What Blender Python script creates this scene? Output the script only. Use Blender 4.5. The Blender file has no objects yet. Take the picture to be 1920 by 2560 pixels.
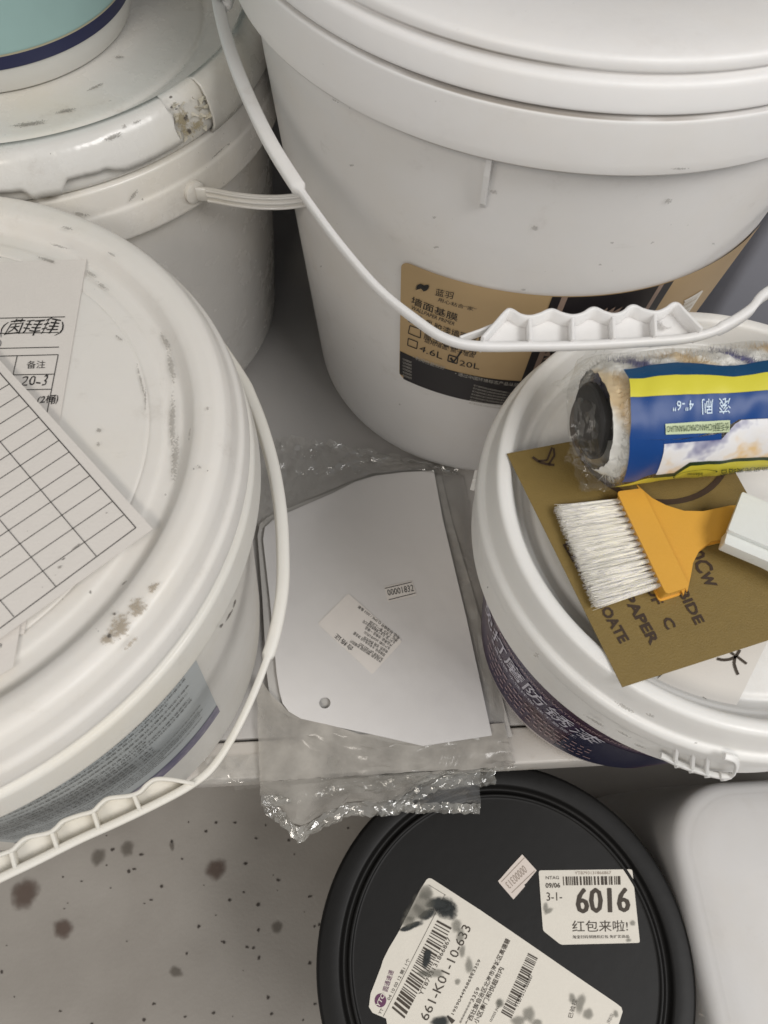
import bpy, bmesh, math, random
from mathutils import Vector, Matrix, noise
random.seed(7)
S = bpy.context.scene
R = math.radians
COL = S.collection

# ------------------------------------------------------------------ camera
F_PX, TH, RO, YA = 1927.08, 0.4935, 0.0851, -0.1339
CAM = Vector((0.0, -0.1067, 0.4988))
def _axes():
    c, s = math.cos(TH), math.sin(TH)
    r = Vector((1, 0, 0)); u = Vector((0, c, s)); f = Vector((0, s, -c))
    c, s = math.cos(RO), math.sin(RO)
    r, u = c*r + s*u, -s*r + c*u
    m = Matrix.Rotation(YA, 3, 'Z')
    return m @ r, m @ u, m @ f
AR, AU, AF = _axes()
cd = bpy.data.cameras.new('camera'); cam = bpy.data.objects.new('camera', cd); COL.objects.link(cam)
cam.matrix_world = Matrix(((AR.x, AU.x, -AF.x, CAM.x), (AR.y, AU.y, -AF.y, CAM.y), (AR.z, AU.z, -AF.z, CAM.z), (0, 0, 0, 1)))
cd.sensor_fit = 'VERTICAL'; cd.sensor_height = 24; cd.lens = 24*F_PX/2560
cd.clip_start = 0.01; cd.clip_end = 50
cd.dof.use_dof = True; cd.dof.focus_distance = 0.40; cd.dof.aperture_fstop = 11
S.camera = cam
S.render.resolution_x = 768; S.render.resolution_y = 1024

# ------------------------------------------------------------------ light
w = bpy.data.worlds.new('World'); S.world = w; w.use_nodes = True
bg = w.node_tree.nodes['Background']; bg.inputs[0].default_value = (0.93, 0.96, 1.0, 1); bg.inputs[1].default_value = 0.31
def area(name, loc, target, sx, sy, power, col):
    l = bpy.data.lights.new(name, 'AREA'); l.shape = 'RECTANGLE'; l.size = sx; l.size_y = sy; l.energy = power; l.color = col
    o = bpy.data.objects.new(name, l); COL.objects.link(o); o.location = loc
    o.rotation_euler = (Vector(target)-Vector(loc)).to_track_quat('-Z', 'Y').to_euler()
    return o
area('ceiling_lamp', (0.85, -0.55, 1.5), (0.05, 0.05, 0), 0.9, 0.5, 16.5, (1.0, 0.98, 0.96))
area('ceiling_lamp', (-0.55, -1.0, 1.4), (-0.1, 0.0, 0), 0.8, 0.35, 8.5, (1.0, 0.92, 0.82))
S.view_settings.view_transform = 'Standard'; S.view_settings.look = 'None'
S.view_settings.exposure = 0.06; S.view_settings.gamma = 1
S.cycles.max_bounces = 10; S.cycles.transparent_max_bounces = 24; S.cycles.caustics_reflective = False; S.cycles.caustics_refractive = False

# ------------------------------------------------------------------ surfaces: where the ray of a photo point meets them
def ray(p):
    return (AF + (p[0]-960)/F_PX*AR - (p[1]-1280)/F_PX*AU)
class Plane:
    def __init__(s, z): s.z = z
    def inv(s, p):
        d = ray(p); t = (s.z-CAM.z)/d.z; q = CAM+t*d; return (q.x, q.y)
    def pos(s, a, b, off=0.0): return Vector((a, b, s.z+off))
class Cone:
    def __init__(s, cx, cy, r0, r1, z0, z1): s.c = (cx, cy); s.r0, s.r1, s.z0, s.z1 = r0, r1, z0, z1
    def rad(s, z): return s.r0+(s.r1-s.r0)*(z-s.z0)/(s.z1-s.z0)
    def inv(s, p):
        d = ray(p); o = CAM; k = (s.r1-s.r0)/(s.z1-s.z0)
        ox, oy = o.x-s.c[0], o.y-s.c[1]; m = s.rad(o.z)
        A = d.x*d.x+d.y*d.y-(k*d.z)**2; B = ox*d.x+oy*d.y-m*k*d.z; Cc = ox*ox+oy*oy-m*m
        disc = B*B-A*Cc
        t = (-B-math.sqrt(max(disc, 0)))/A
        q = o+t*d
        return (math.atan2(q.y-s.c[1], q.x-s.c[0])*s.r1, q.z)
    def pos(s, a, b, off=0.0):
        ph = a/s.r1; r = s.rad(b)+off
        return Vector((s.c[0]+r*math.cos(ph), s.c[1]+r*math.sin(ph), b))
class Tube:      # a cylinder lying along e
    def __init__(s, o, e, r): s.o = Vector(o); s.e = Vector(e).normalized(); s.r = r; s.n = (Vector((0, 0, 1))-s.e*s.e.z).normalized(); s.m = s.n.cross(s.e)
    def inv(s, p):
        d = ray(p); o = CAM-s.o; dn, dm = d.dot(s.n), d.dot(s.m); on, om = o.dot(s.n), o.dot(s.m)
        A = dn*dn+dm*dm; B = on*dn+om*dm; Cc = on*on+om*om-s.r**2
        t = (-B-math.sqrt(max(B*B-A*Cc, 0)))/A; q = o+t*d
        return (q.dot(s.e), math.atan2(q.dot(s.m), q.dot(s.n))*s.r)
    def pos(s, a, b, off=0.0):
        th = b/s.r; r = s.r+off+s.wob(a, th)
        return s.o+s.e*a+s.n*math.cos(th)*r+s.m*math.sin(th)*r
    def wob(s, a, th): return 0.0
class Tilt:      # any plane through c with axes u, v
    def __init__(s, c, u, v): s.c = Vector(c); s.u = Vector(u).normalized(); s.v = Vector(v).normalized(); s.n = s.u.cross(s.v)
    def inv(s, p):
        d = ray(p); t = (s.c-CAM).dot(s.n)/d.dot(s.n); q = CAM+t*d-s.c; return (q.dot(s.u), q.dot(s.v))
    def pos(s, a, b, off=0.0): return s.c+s.u*a+s.v*b+s.n*off

# ------------------------------------------------------------------ materials
def mat(name):
    m = bpy.data.materials.new(name); m.use_nodes = True
    return m, m.node_tree.nodes, m.node_tree.links, m.node_tree.nodes['Principled BSDF']
def plain(name, col, rough=0.6, bump=0.0, scale=400, var=0.06, spec=0.5, metal=0):
    m, N, L, b = mat(name)
    tc = N.new('ShaderNodeTexCoord'); n = N.new('ShaderNodeTexNoise'); n.inputs['Scale'].default_value = scale/8; n.inputs['Detail'].default_value = 6
    L.new(tc.outputs['Object'], n.inputs['Vector'])
    mx = N.new('ShaderNodeMix'); mx.data_type = 'RGBA'
    mx.inputs[6].default_value = (*[c*(1-var) for c in col], 1); mx.inputs[7].default_value = (*[min(1, c*(1+var)) for c in col], 1)
    L.new(n.outputs[0], mx.inputs[0]); L.new(mx.outputs[2], b.inputs['Base Color'])
    b.inputs['Roughness'].default_value = rough; b.inputs['Specular IOR Level'].default_value = spec; b.inputs['Metallic'].default_value = metal
    if bump:
        n2 = N.new('ShaderNodeTexNoise'); n2.inputs['Scale'].default_value = scale; n2.inputs['Detail'].default_value = 4
        L.new(tc.outputs['Object'], n2.inputs['Vector'])
        bp = N.new('ShaderNodeBump'); bp.inputs['Strength'].default_value = bump; bp.inputs['Distance'].default_value = 0.001
        L.new(n2.outputs[0], bp.inputs['Height']); L.new(bp.outputs[0], b.inputs['Normal'])
    return m
def white(name, col=(0.74, 0.72, 0.68), rough=0.38, dirt=0.35, rings=(), specks=0.5, yellow=0.0, seed=0.0, streak=False):
    """white polyethylene: soft grime, small specks, dirt caught in the grooves at given heights"""
    m, N, L, b = mat(name)
    tc = N.new('ShaderNodeTexCoord')
    off = N.new('ShaderNodeVectorMath'); off.operation = 'ADD'; off.inputs[1].default_value = (seed, seed*1.7, seed*0.6)
    L.new(tc.outputs['Object'], off.inputs[0]); V = off.outputs[0]
    def noi(scale, det=4, rg=0.6, stretch=None):
        n = N.new('ShaderNodeTexNoise'); n.inputs['Scale'].default_value = scale; n.inputs['Detail'].default_value = det; n.inputs['Roughness'].default_value = rg
        if stretch:
            mp = N.new('ShaderNodeMapping'); mp.inputs['Scale'].default_value = stretch; L.new(V, mp.inputs[0]); L.new(mp.outputs[0], n.inputs['Vector'])
        else: L.new(V, n.inputs['Vector'])
        return n.outputs[0]
    def ramp(src, lo, hi, a=0.0, c=1.0):
        r = N.new('ShaderNodeMapRange'); r.interpolation_type = 'SMOOTHSTEP'
        r.inputs[1].default_value = lo; r.inputs[2].default_value = hi; r.inputs[3].default_value = a; r.inputs[4].default_value = c
        L.new(src, r.inputs[0]); return r.outputs[0]
    def math_(op, x, y):
        n = N.new('ShaderNodeMath'); n.operation = op
        for i, v in enumerate((x, y)):
            if isinstance(v, (int, float)): n.inputs[i].default_value = v
            else: L.new(v, n.inputs[i])
        return n.outputs[0]
    def mixc(fac, a, colr):
        mx = N.new('ShaderNodeMix'); mx.data_type = 'RGBA'; L.new(fac, mx.inputs[0])
        if isinstance(a, tuple): mx.inputs[6].default_value = (*a, 1)
        else: L.new(a, mx.inputs[6])
        mx.inputs[7].default_value = (*colr, 1); return mx.outputs[2]
    c = mixc(ramp(noi(9, 5), 0.42, 0.75, 0, 0.5+yellow), col, (col[0]*0.97, col[1]*0.93, col[2]*(0.86-0.2*yellow)))
    c = mixc(math_('MULTIPLY', ramp(noi(30, 8, 0.75), 0.55, 0.78), dirt), c, (0.36, 0.31, 0.25))
    st = math_('MULTIPLY', ramp(noi(60, 6, 0.7, (1, 1, 0.12) if streak else (0.3, 1, 1)), 0.62, 0.75), dirt*0.6)
    c = mixc(st, c, (0.3, 0.27, 0.23))
    sp = math_('MULTIPLY', ramp(noi(330, 2, 0.5), 0.755, 0.79), ramp(noi(14, 3), 0.5, 0.6))
    c = mixc(math_('MULTIPLY', sp, specks), c, (0.06, 0.05, 0.04))
    if rings:
        sx = N.new('ShaderNodeSeparateXYZ'); L.new(tc.outputs['Object'], sx.inputs[0])
        for (z, wd, k) in rings:
            d = math_('ABSOLUTE', math_('SUBTRACT', sx.outputs[2], z), 0)
            g = ramp(d, wd*0.15, wd, 1, 0)
            pat = ramp(noi(15, 3, 0.5), 0.42, 0.62, 0.12, 1.0)
            c = mixc(math_('MULTIPLY', math_('MULTIPLY', g, pat), k), c, (0.13, 0.09, 0.05))
    L.new(c, b.inputs['Base Color'])
    L.new(ramp(noi(40, 5), 0.3, 0.7, rough-0.07, rough+0.12), b.inputs['Roughness'])
    b.inputs['Subsurface Weight'].default_value = 0.2; b.inputs['Subsurface Radius'].default_value = (0.012, 0.011, 0.010); b.inputs['Subsurface Scale'].default_value = 1.0
    bp = N.new('ShaderNodeBump'); bp.inputs['Strength'].default_value = 0.25; bp.inputs['Distance'].default_value = 0.0012
    L.new(noi(55, 3), bp.inputs['Height']); L.new(bp.outputs[0], b.inputs['Normal'])
    return m
def stain(name, col, strength=1.0, scale=220, amp=1.1):
    """soft mark whose strength is carried by the vertex attribute a"""
    m, N, L, b = mat(name)
    at = N.new('ShaderNodeAttribute'); at.attribute_name = 'a'
    tc = N.new('ShaderNodeTexCoord'); n = N.new('ShaderNodeTexNoise'); n.inputs['Scale'].default_value = scale; n.inputs['Detail'].default_value = 6
    L.new(tc.outputs['Object'], n.inputs['Vector'])
    ad = N.new('ShaderNodeMath'); ad.operation = 'ADD'; L.new(at.outputs['Fac'], ad.inputs[0])
    sb = N.new('ShaderNodeMath'); sb.operation = 'SUBTRACT'; L.new(n.outputs[0], sb.inputs[0]); sb.inputs[1].default_value = 0.5
    ml = N.new('ShaderNodeMath'); ml.operation = 'MULTIPLY'; L.new(sb.outputs[0], ml.inputs[0]); ml.inputs[1].default_value = amp
    L.new(ml.outputs[0], ad.inputs[1])
    mr = N.new('ShaderNodeMapRange'); mr.interpolation_type = 'SMOOTHSTEP'; mr.inputs[1].default_value = 0.25; mr.inputs[2].default_value = 0.75; mr.inputs[4].default_value = strength
    L.new(ad.outputs[0], mr.inputs[0])
    m2 = N.new('ShaderNodeMath'); m2.operation = 'MULTIPLY'; L.new(mr.outputs[0], m2.inputs[0])
    m3 = N.new('ShaderNodeMath'); m3.operation = 'MULTIPLY'; m3.use_clamp = True; L.new(at.outputs['Fac'], m3.inputs[0]); m3.inputs[1].default_value = 3
    L.new(m3.outputs[0], m2.inputs[1])
    L.new(m2.outputs[0], b.inputs['Alpha'])
    b.inputs['Base Color'].default_value = (*col, 1); b.inputs['Roughness'].default_value = 0.8
    return m
def film(name, haze=0.12, tint=(0.85, 0.84, 0.8), bump=0.6, scale=55, rough=0.07, fk=1.1, k0=0.0):
    """clear polythene: mostly see-through, a sharp reflection, a little white haze"""
    m, N, L, b = mat(name); N.remove(b)
    out = N['Material Output']
    tr = N.new('ShaderNodeBsdfTransparent'); gl = N.new('ShaderNodeBsdfGlossy'); df = N.new('ShaderNodeBsdfDiffuse')
    tr.inputs[0].default_value = (0.97, 0.97, 0.96, 1); gl.inputs['Roughness'].default_value = rough; df.inputs[0].default_value = (*tint, 1)
    tc = N.new('ShaderNodeTexCoord'); n = N.new('ShaderNodeTexNoise'); n.inputs['Scale'].default_value = scale; n.inputs['Detail'].default_value = 5; n.inputs['Distortion'].default_value = 1.2
    L.new(tc.outputs['Object'], n.inputs['Vector'])
    vo = N.new('ShaderNodeTexVoronoi'); vo.feature = 'F1'; vo.distance = 'CHEBYCHEV'; vo.inputs['Scale'].default_value = scale*0.6
    ds = N.new('ShaderNodeVectorMath'); ds.operation = 'ADD'; L.new(tc.outputs['Object'], ds.inputs[0])
    sc = N.new('ShaderNodeVectorMath'); sc.operation = 'SCALE'; sc.inputs['Scale'].default_value = 0.02; L.new(n.outputs['Color'], sc.inputs[0]); L.new(sc.outputs[0], ds.inputs[1]); L.new(ds.outputs[0], vo.inputs['Vector'])
    a1 = N.new('ShaderNodeMath'); a1.operation = 'ADD'; L.new(n.outputs[0], a1.inputs[0]); L.new(vo.outputs[0], a1.inputs[1])
    bp = N.new('ShaderNodeBump'); bp.inputs['Strength'].default_value = bump; bp.inputs['Distance'].default_value = 0.004
    L.new(a1.outputs[0], bp.inputs['Height'])
    for s_ in (gl, df): L.new(bp.outputs[0], s_.inputs['Normal'])
    fr = N.new('ShaderNodeFresnel'); fr.inputs[0].default_value = 1.5; L.new(bp.outputs[0], fr.inputs['Normal'])
    fm = N.new('ShaderNodeMath'); fm.operation = 'MULTIPLY_ADD'; fm.inputs[1].default_value = fk; fm.inputs[2].default_value = k0; fm.use_clamp = True; L.new(fr.outputs[0], fm.inputs[0])
    hz = N.new('ShaderNodeMapRange'); hz.inputs[1].default_value = 0.35; hz.inputs[2].default_value = 0.7; hz.inputs[3].default_value = haze*0.5; hz.inputs[4].default_value = haze*1.5
    n3 = N.new('ShaderNodeTexNoise'); n3.inputs['Scale'].default_value = 30; n3.inputs['Detail'].default_value = 6; L.new(tc.outputs['Object'], n3.inputs['Vector']); L.new(n3.outputs[0], hz.inputs[0])
    m1 = N.new('ShaderNodeMixShader'); L.new(hz.outputs[0], m1.inputs[0]); L.new(tr.outputs[0], m1.inputs[1]); L.new(df.outputs[0], m1.inputs[2])
    m2 = N.new('ShaderNodeMixShader'); L.new(fm.outputs[0], m2.inputs[0]); L.new(m1.outputs[0], m2.inputs[1]); L.new(gl.outputs[0], m2.inputs[2])
    L.new(m2.outputs[0], out.inputs[0])
    return m
def patches(name, cols, scale=60, rough=0.7, bump=0.3, bscale=500):
    """soft patches of several colours"""
    m, N, L, b = mat(name)
    tc = N.new('ShaderNodeTexCoord'); n = N.new('ShaderNodeTexNoise'); n.inputs['Scale'].default_value = scale; n.inputs['Detail'].default_value = 4; n.inputs['Roughness'].default_value = 0.65
    L.new(tc.outputs['Object'], n.inputs['Vector'])
    cr = N.new('ShaderNodeValToRGB'); e = cr.color_ramp.elements
    e[0].position = cols[0][0]; e[0].color = (*cols[0][1], 1); e[1].position = cols[-1][0]; e[1].color = (*cols[-1][1], 1)
    for p, c in cols[1:-1]:
        x = e.new(p); x.color = (*c, 1)
    L.new(n.outputs[0], cr.inputs[0]); L.new(cr.outputs[0], b.inputs['Base Color']); b.inputs['Roughness'].default_value = rough
    n2 = N.new('ShaderNodeTexNoise'); n2.inputs['Scale'].default_value = bscale; n2.inputs['Detail'].default_value = 5; L.new(tc.outputs['Object'], n2.inputs['Vector'])
    bp = N.new('ShaderNodeBump'); bp.inputs['Strength'].default_value = bump; bp.inputs['Distance'].default_value = 0.001
    L.new(n2.outputs[0], bp.inputs['Height']); L.new(bp.outputs[0], b.inputs['Normal'])
    return m

INK = plain('black_ink', (0.02, 0.018, 0.016), 0.55, var=0.3)
INKB = plain('brown_black_ink', (0.045, 0.032, 0.02), 0.6, var=0.3)
PEN = plain('pen_ink', (0.025, 0.022, 0.022), 0.5, var=0.4)
PAPER = plain('office_paper', (0.66, 0.625, 0.585), 0.85, 0.15, 900, 0.03)
STICK = plain('thermal_label_paper', (0.72, 0.68, 0.6), 0.55, 0.1, 500, 0.05)
FADED = plain('faded_print', (0.33, 0.27, 0.22), 0.6)

# ------------------------------------------------------------------ object helpers
def thing(name, label, cat, loc=(0, 0, 0), group=None):
    o = bpy.data.objects.new(name, None); COL.objects.link(o); o.location = loc; o.empty_display_size = 0.02
    o['label'] = label; o['category'] = cat
    if group: o['group'] = group
    return o
def link(name, me, m, parent=None, smooth=None, kind=None, label=None):
    o = bpy.data.objects.new(name, me); COL.objects.link(o)
    if m: me.materials.append(m) if not isinstance(m, (list, tuple)) else [me.materials.append(x) for x in m]
    if parent is not None:
        o.parent = parent
        off = parent.location if parent.parent is None else parent.parent.location
        if parent.parent is None:
            me.transform(Matrix.Translation(-off))
        else:
            me.transform(Matrix.Translation(-off))
    if smooth is not None:
        for p in me.polygons: p.use_smooth = True
        me.set_sharp_from_angle(angle=R(smooth))
    if kind: o['kind'] = kind
    if label: o['label'] = label
    return o
def mesh(verts, faces):
    me = bpy.data.meshes.new('m'); me.from_pydata([tuple(v) for v in verts], [], faces); me.update(); return me
class MB:
    def __init__(s): s.v = []; s.f = []
    def add(s, v, f):
        n = len(s.v); s.v += [Vector(x) for x in v]; s.f += [tuple(i+n for i in q) for q in f]
    def tri(s, me):
        pass
    def mesh(s): return mesh(s.v, s.f)
    def box(s, c, ax, ay, az):
        c = Vector(c); ax, ay, az = Vector(ax), Vector(ay), Vector(az)
        v = [c+i*ax+j*ay+k*az for k in (-1, 1) for j in (-1, 1) for i in (-1, 1)]
        s.add(v, [(0, 2, 3, 1), (4, 5, 7, 6), (0, 1, 5, 4), (2, 6, 7, 3), (0, 4, 6, 2), (1, 3, 7, 5)])
def lathe(prof, c, seg=160, closed=False, a0=0, a1=360):
    v, f = [], []; full = abs(a1-a0-360) < 1e-6; n = seg if full else seg+1
    for (r, z) in prof:
        for i in range(n):
            a = R(a0+(a1-a0)*i/seg); v.append((c[0]+r*math.cos(a), c[1]+r*math.sin(a), z))
    m = len(prof)
    for j in range(m-1 if not closed else m):
        k = (j+1) % m
        for i in range(seg):
            i2 = (i+1) % n if full else i+1
            f.append((j*n+i, j*n+i2, k*n+i2, k*n+i))
    if not closed:
        if prof[0][0] > 1e-4 and full: f.append(tuple(range(n-1, -1, -1)))
        if full: f.append(tuple((m-1)*n+i for i in range(n)))
    elif not full:
        f.append(tuple(j*n for j in range(m))); f.append(tuple(j*n+n-1 for j in reversed(range(m))))
    return mesh(v, f)
def rnd(prof, w=0.0012):
    """round the inner corners of a lathe profile"""
    out = [prof[0]]
    for i in range(1, len(prof)-1):
        p0, p, p1 = Vector(prof[i-1]), Vector(prof[i]), Vector(prof[i+1])
        a = (p0-p); b = (p1-p); wa = min(w, a.length*0.4); wb = min(w, b.length*0.4)
        if a.length < 1e-6 or b.length < 1e-6 or a.angle(b) > R(165): out.append(tuple(p)); continue
        A = p+a.normalized()*wa; B = p+b.normalized()*wb
        for t in (0, 0.33, 0.67, 1): q = (1-t)**2*A+2*t*(1-t)*p+t*t*B; out.append((q.x, q.y))
    out.append(prof[-1]); return out
def smooth_line(pts, n=8):
    P = [Vector(p) for p in pts]; P = [2*P[0]-P[1]]+P+[2*P[-1]-P[-2]]; out = []
    for i in range(1, len(P)-2):
        for k in range(n):
            t = k/n; a, b, c, d = P[i-1:i+3]
            out.append(0.5*((2*b)+(c-a)*t+(2*a-5*b+4*c-d)*t*t+(3*b-3*c+d-a)*t**3))
    out.append(P[-2]); return out
def sweep(path, normal, ws, hs, mb=None):
    """bar of width w (in the plane) and height h (along normal) with bevelled corners"""
    mb = mb or MB(); n = len(path); rings = []; Nn = Vector(normal).normalized()
    for i, p in enumerate(path):
        t = (path[min(i+1, n-1)]-path[max(i-1, 0)]).normalized(); s_ = t.cross(Nn).normalized()
        w_ = (ws[i] if isinstance(ws, list) else ws)/2; h_ = (hs[i] if isinstance(hs, list) else hs)/2; b = min(w_, h_)*0.35
        rings.append([p+s_*x+Nn*y for x, y in ((w_-b, h_), (w_, h_-b), (w_, -h_+b), (w_-b, -h_), (-w_+b, -h_), (-w_, -h_+b), (-w_, h_-b), (-w_+b, h_))])
    v = [q for r_ in rings for q in r_]; f = []
    for i in range(n-1):
        for k in range(8): f.append((i*8+k, i*8+(k+1) % 8, (i+1)*8+(k+1) % 8, (i+1)*8+k))
    f.append(tuple(range(7, -1, -1))); f.append(tuple((n-1)*8+k for k in range(8)))
    mb.add(v, f); return mb
def grid_on(surf, c4, nx, ny, off=0.0, fn=None):
    """sheet between four photo corners TL TR BR BL, laid on a surface"""
    q = [surf.inv(p) for p in c4]; v, f = [], []
    for j in range(ny+1):
        for i in range(nx+1):
            s_, t = i/nx, j/ny
            a = (1-s_)*(1-t)*q[0][0]+s_*(1-t)*q[1][0]+s_*t*q[2][0]+(1-s_)*t*q[3][0]
            b = (1-s_)*(1-t)*q[0][1]+s_*(1-t)*q[1][1]+s_*t*q[2][1]+(1-s_)*t*q[3][1]
            v.append(surf.pos(a, b, off+(fn(s_, t) if fn else 0)))
    for j in range(ny):
        for i in range(nx):
            k = j*(nx+1)+i; f.append((k, k+nx+1, k+nx+2, k+1))
    return v, f
def quad_on(surf, c4, nx=1, ny=1, off=0.0, fn=None): return mesh(*grid_on(surf, c4, nx, ny, off, fn))
def poly_on(surf, pts, off=0.0, thick=0.0):
    q = [surf.inv(p) for p in pts]; v = [surf.pos(a, b, off) for a, b in q]; n = len(v)
    ar = sum(q[i][0]*q[(i+1) % n][1]-q[(i+1) % n][0]*q[i][1] for i in range(n))
    f = [tuple(range(n)) if ar > 0 else tuple(reversed(range(n)))]
    if thick:
        v += [surf.pos(a, b, off-thick) for a, b in q]
        f.append(tuple(n+i for i in reversed(f[0])))
        for i in range(n): f.append((i, n+i, n+(i+1) % n, (i+1) % n))
    return mesh(v, f)
def rounded(pts, r=8, n=5):
    out = []; m = len(pts)
    for i in range(m):
        p = Vector(pts[i]); a = Vector(pts[i-1])-p; b = Vector(pts[(i+1) % m])-p
        rr = min(r, a.length*0.45, b.length*0.45); A = p+a.normalized()*rr; B = p+b.normalized()*rr
        for k in range(n+1): t = k/n; q = (1-t)**2*A+2*t*(1-t)*p+t*t*B; out.append((q.x, q.y))
    return out
def smooth_loop(pts, n=6):
    P = [Vector(p) for p in pts]; m = len(P); out = []
    for i in range(m):
        a, b, c, d = P[i-1], P[i], P[(i+1) % m], P[(i+2) % m]
        for k in range(n):
            t = k/n; q = 0.5*((2*b)+(c-a)*t+(2*a-5*b+4*c-d)*t*t+(3*b-3*c+d-a)*t**3); out.append((q.x, q.y))
    return out
_tc = {}
def text2d(body, bold=0.0, shear=0.0, res=2):
    k = (body, bold, shear)
    if k not in _tc:
        cu = bpy.data.curves.new('t', 'FONT'); cu.body = body; cu.resolution_u = res; cu.offset = bold; cu.shear = shear; cu.fill_mode = 'FRONT'
        o = bpy.data.objects.new('t', cu); COL.objects.link(o); bpy.context.view_layer.update()
        dg = bpy.context.evaluated_depsgraph_get(); me = o.evaluated_get(dg).to_mesh()
        v = [(x.co.x, x.co.y) for x in me.vertices]; f = [tuple(p.vertices) for p in me.polygons]
        o.evaluated_get(dg).to_mesh_clear(); bpy.data.objects.remove(o); bpy.data.curves.remove(cu)
        xs = [a for a, _ in v] or [0, 1]; ys = [b for _, b in v] or [0, 1]
        x0, x1, y0, y1 = min(xs), max(xs), min(ys), max(ys)
        _tc[k] = ([((a-x0)/max(x1-x0, 1e-6), (b-y0)/max(y1-y0, 1e-6)) for a, b in v], f)
    return _tc[k]
def heavy4(mb, surf, body, TL, TR, BR, BL, off, wt, n=4):
    d = (Vector(TR)-Vector(TL)).normalized()*wt; e = Vector((-d.y, d.x))*0.35
    for i in range(n):
        t = (i/(n-1)-0.5); sh = d*t+e*(0.5-abs(t))*(1 if i % 2 else -1)
        text4(mb, surf, body, *[Vector(p)+sh for p in (TL, TR, BR, BL)], off=off+0.00002*i)
def text4(mb, surf, body, TL, TR, BR, BL, off=0.0003, hand=0, **k):
    """text whose inked box fills the four photo corners (named as the reader of the text sees them)"""
    v, f = text2d(body, **k); q = [surf.inv(p) for p in (TL, TR, BR, BL)]; out = []
    for x, y in v:
        if hand:
            n_ = len(body); x0, y0 = x, y
            x = x0+0.22/n_*wav(x0*n_, y0*1.3, 0, 1.1, 3); y = y0+0.16*wav(x0*n_, y0, 0, 0.9, 7)+0.05*math.sin(x0*n_*2.1)
        t = 1-y
        a = (1-x)*(1-t)*q[0][0]+x*(1-t)*q[1][0]+x*t*q[2][0]+(1-x)*t*q[3][0]
        b = (1-x)*(1-t)*q[0][1]+x*(1-t)*q[1][1]+x*t*q[2][1]+(1-x)*t*q[3][1]
        out.append(surf.pos(a, b, off))
    mb.add(out, f)
def text_(mb, surf, body, p0, p1, h, off=0.0003, **k):
    """text along the photo line p0 -> p1, h photo pixels tall"""
    p0, p1 = Vector(p0), Vector(p1); d = (p1-p0).normalized(); up = Vector((d.y, -d.x))*h
    text4(mb, surf, body, p0+up, p1+up, p1, p0, off, **k)
def line_(mb, surf, a, b, wpx=2.0, off=0.0003, n=1):
    a, b = Vector(a), Vector(b); d = (b-a).normalized(); s_ = Vector((-d.y, d.x))*wpx/2
    v, f = grid_on(surf, (a+s_, b+s_, b-s_, a-s_), n, 1, off); mb.add(v, f)
def barcode(mb, surf, TL, TR, BR, BL, n=48, off=0.0003, seed=1):
    rn = random.Random(seed); TL, TR, BR, BL = map(Vector, (TL, TR, BR, BL)); x = 0; ws = []
    while x < n: w_ = rn.choice((1, 1, 1, 2, 2, 3)); g = rn.choice((1, 1, 2, 2)); ws.append((x, w_)); x += w_+g
    for x0, w_ in ws:
        a, b = x0/x, (x0+w_)/x
        v, f = grid_on(surf, (TL.lerp(TR, a), TL.lerp(TR, b), BL.lerp(BR, b), BL.lerp(BR, a)), 1, 1, off); mb.add(v, f)
def blot(surf, c, rx, ry, rot=0, off=0.0006, irr=0.17, seed=0, mb=None):
    """irregular soft disc with attribute a falling from 1 to 0"""
    rn = random.Random(seed); n, m = 28, 6; v = []; al = []; f = []
    ph = [rn.uniform(0, 6.28) for _ in range(4)]
    v.append(surf.pos(*surf.inv(c), off)); al.append(1.0)
    for j in range(1, m+1):
        for i in range(n):
            t = 2*math.pi*i/n; k = 1+irr*(0.5*math.sin(2*t+ph[0])+0.3*math.sin(3*t+ph[1])+0.3*math.sin(5*t+ph[2]))
            x, y = rx*k*math.cos(t)*j/m, ry*k*math.sin(t)*j/m; cr, sr = math.cos(rot), math.sin(rot)
            v.append(surf.pos(*surf.inv((c[0]+x*cr-y*sr, c[1]+x*sr+y*cr)), off)); al.append((1-j/m)**0.8)
    for i in range(n): f.append((0, 1+(i+1) % n, 1+i))
    for j in range(m-1):
        for i in range(n): f.append((1+j*n+i, 1+j*n+(i+1) % n, 1+(j+1)*n+(i+1) % n, 1+(j+1)*n+i))
    return v, f, al
def blots(name, surf, items, m, parent=None, off=0.0006, label=None):
    V, Fc, A = [], [], []
    for k, it in enumerate(items):
        c, rx, ry = it[0], it[1], it[2]; rot = it[3] if len(it) > 3 else 0
        v, f, al = blot(surf, c, rx, ry, rot, off+0.00004*(k % 5), seed=k+len(name)); n = len(V)
        V += v; Fc += [tuple(i+n for i in q) for q in f]; A += al
    me = mesh(V, Fc); at = me.attributes.new('a', 'FLOAT', 'POINT')
    at.data.foreach_set('value', A)
    return link(name, me, m, parent, label=label, kind='stuff' if parent is not None else None)
def wav(x, y, z, s, seed=0): return noise.noise(Vector((x*s+seed, y*s-seed, z*s+seed*0.3)))

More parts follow.
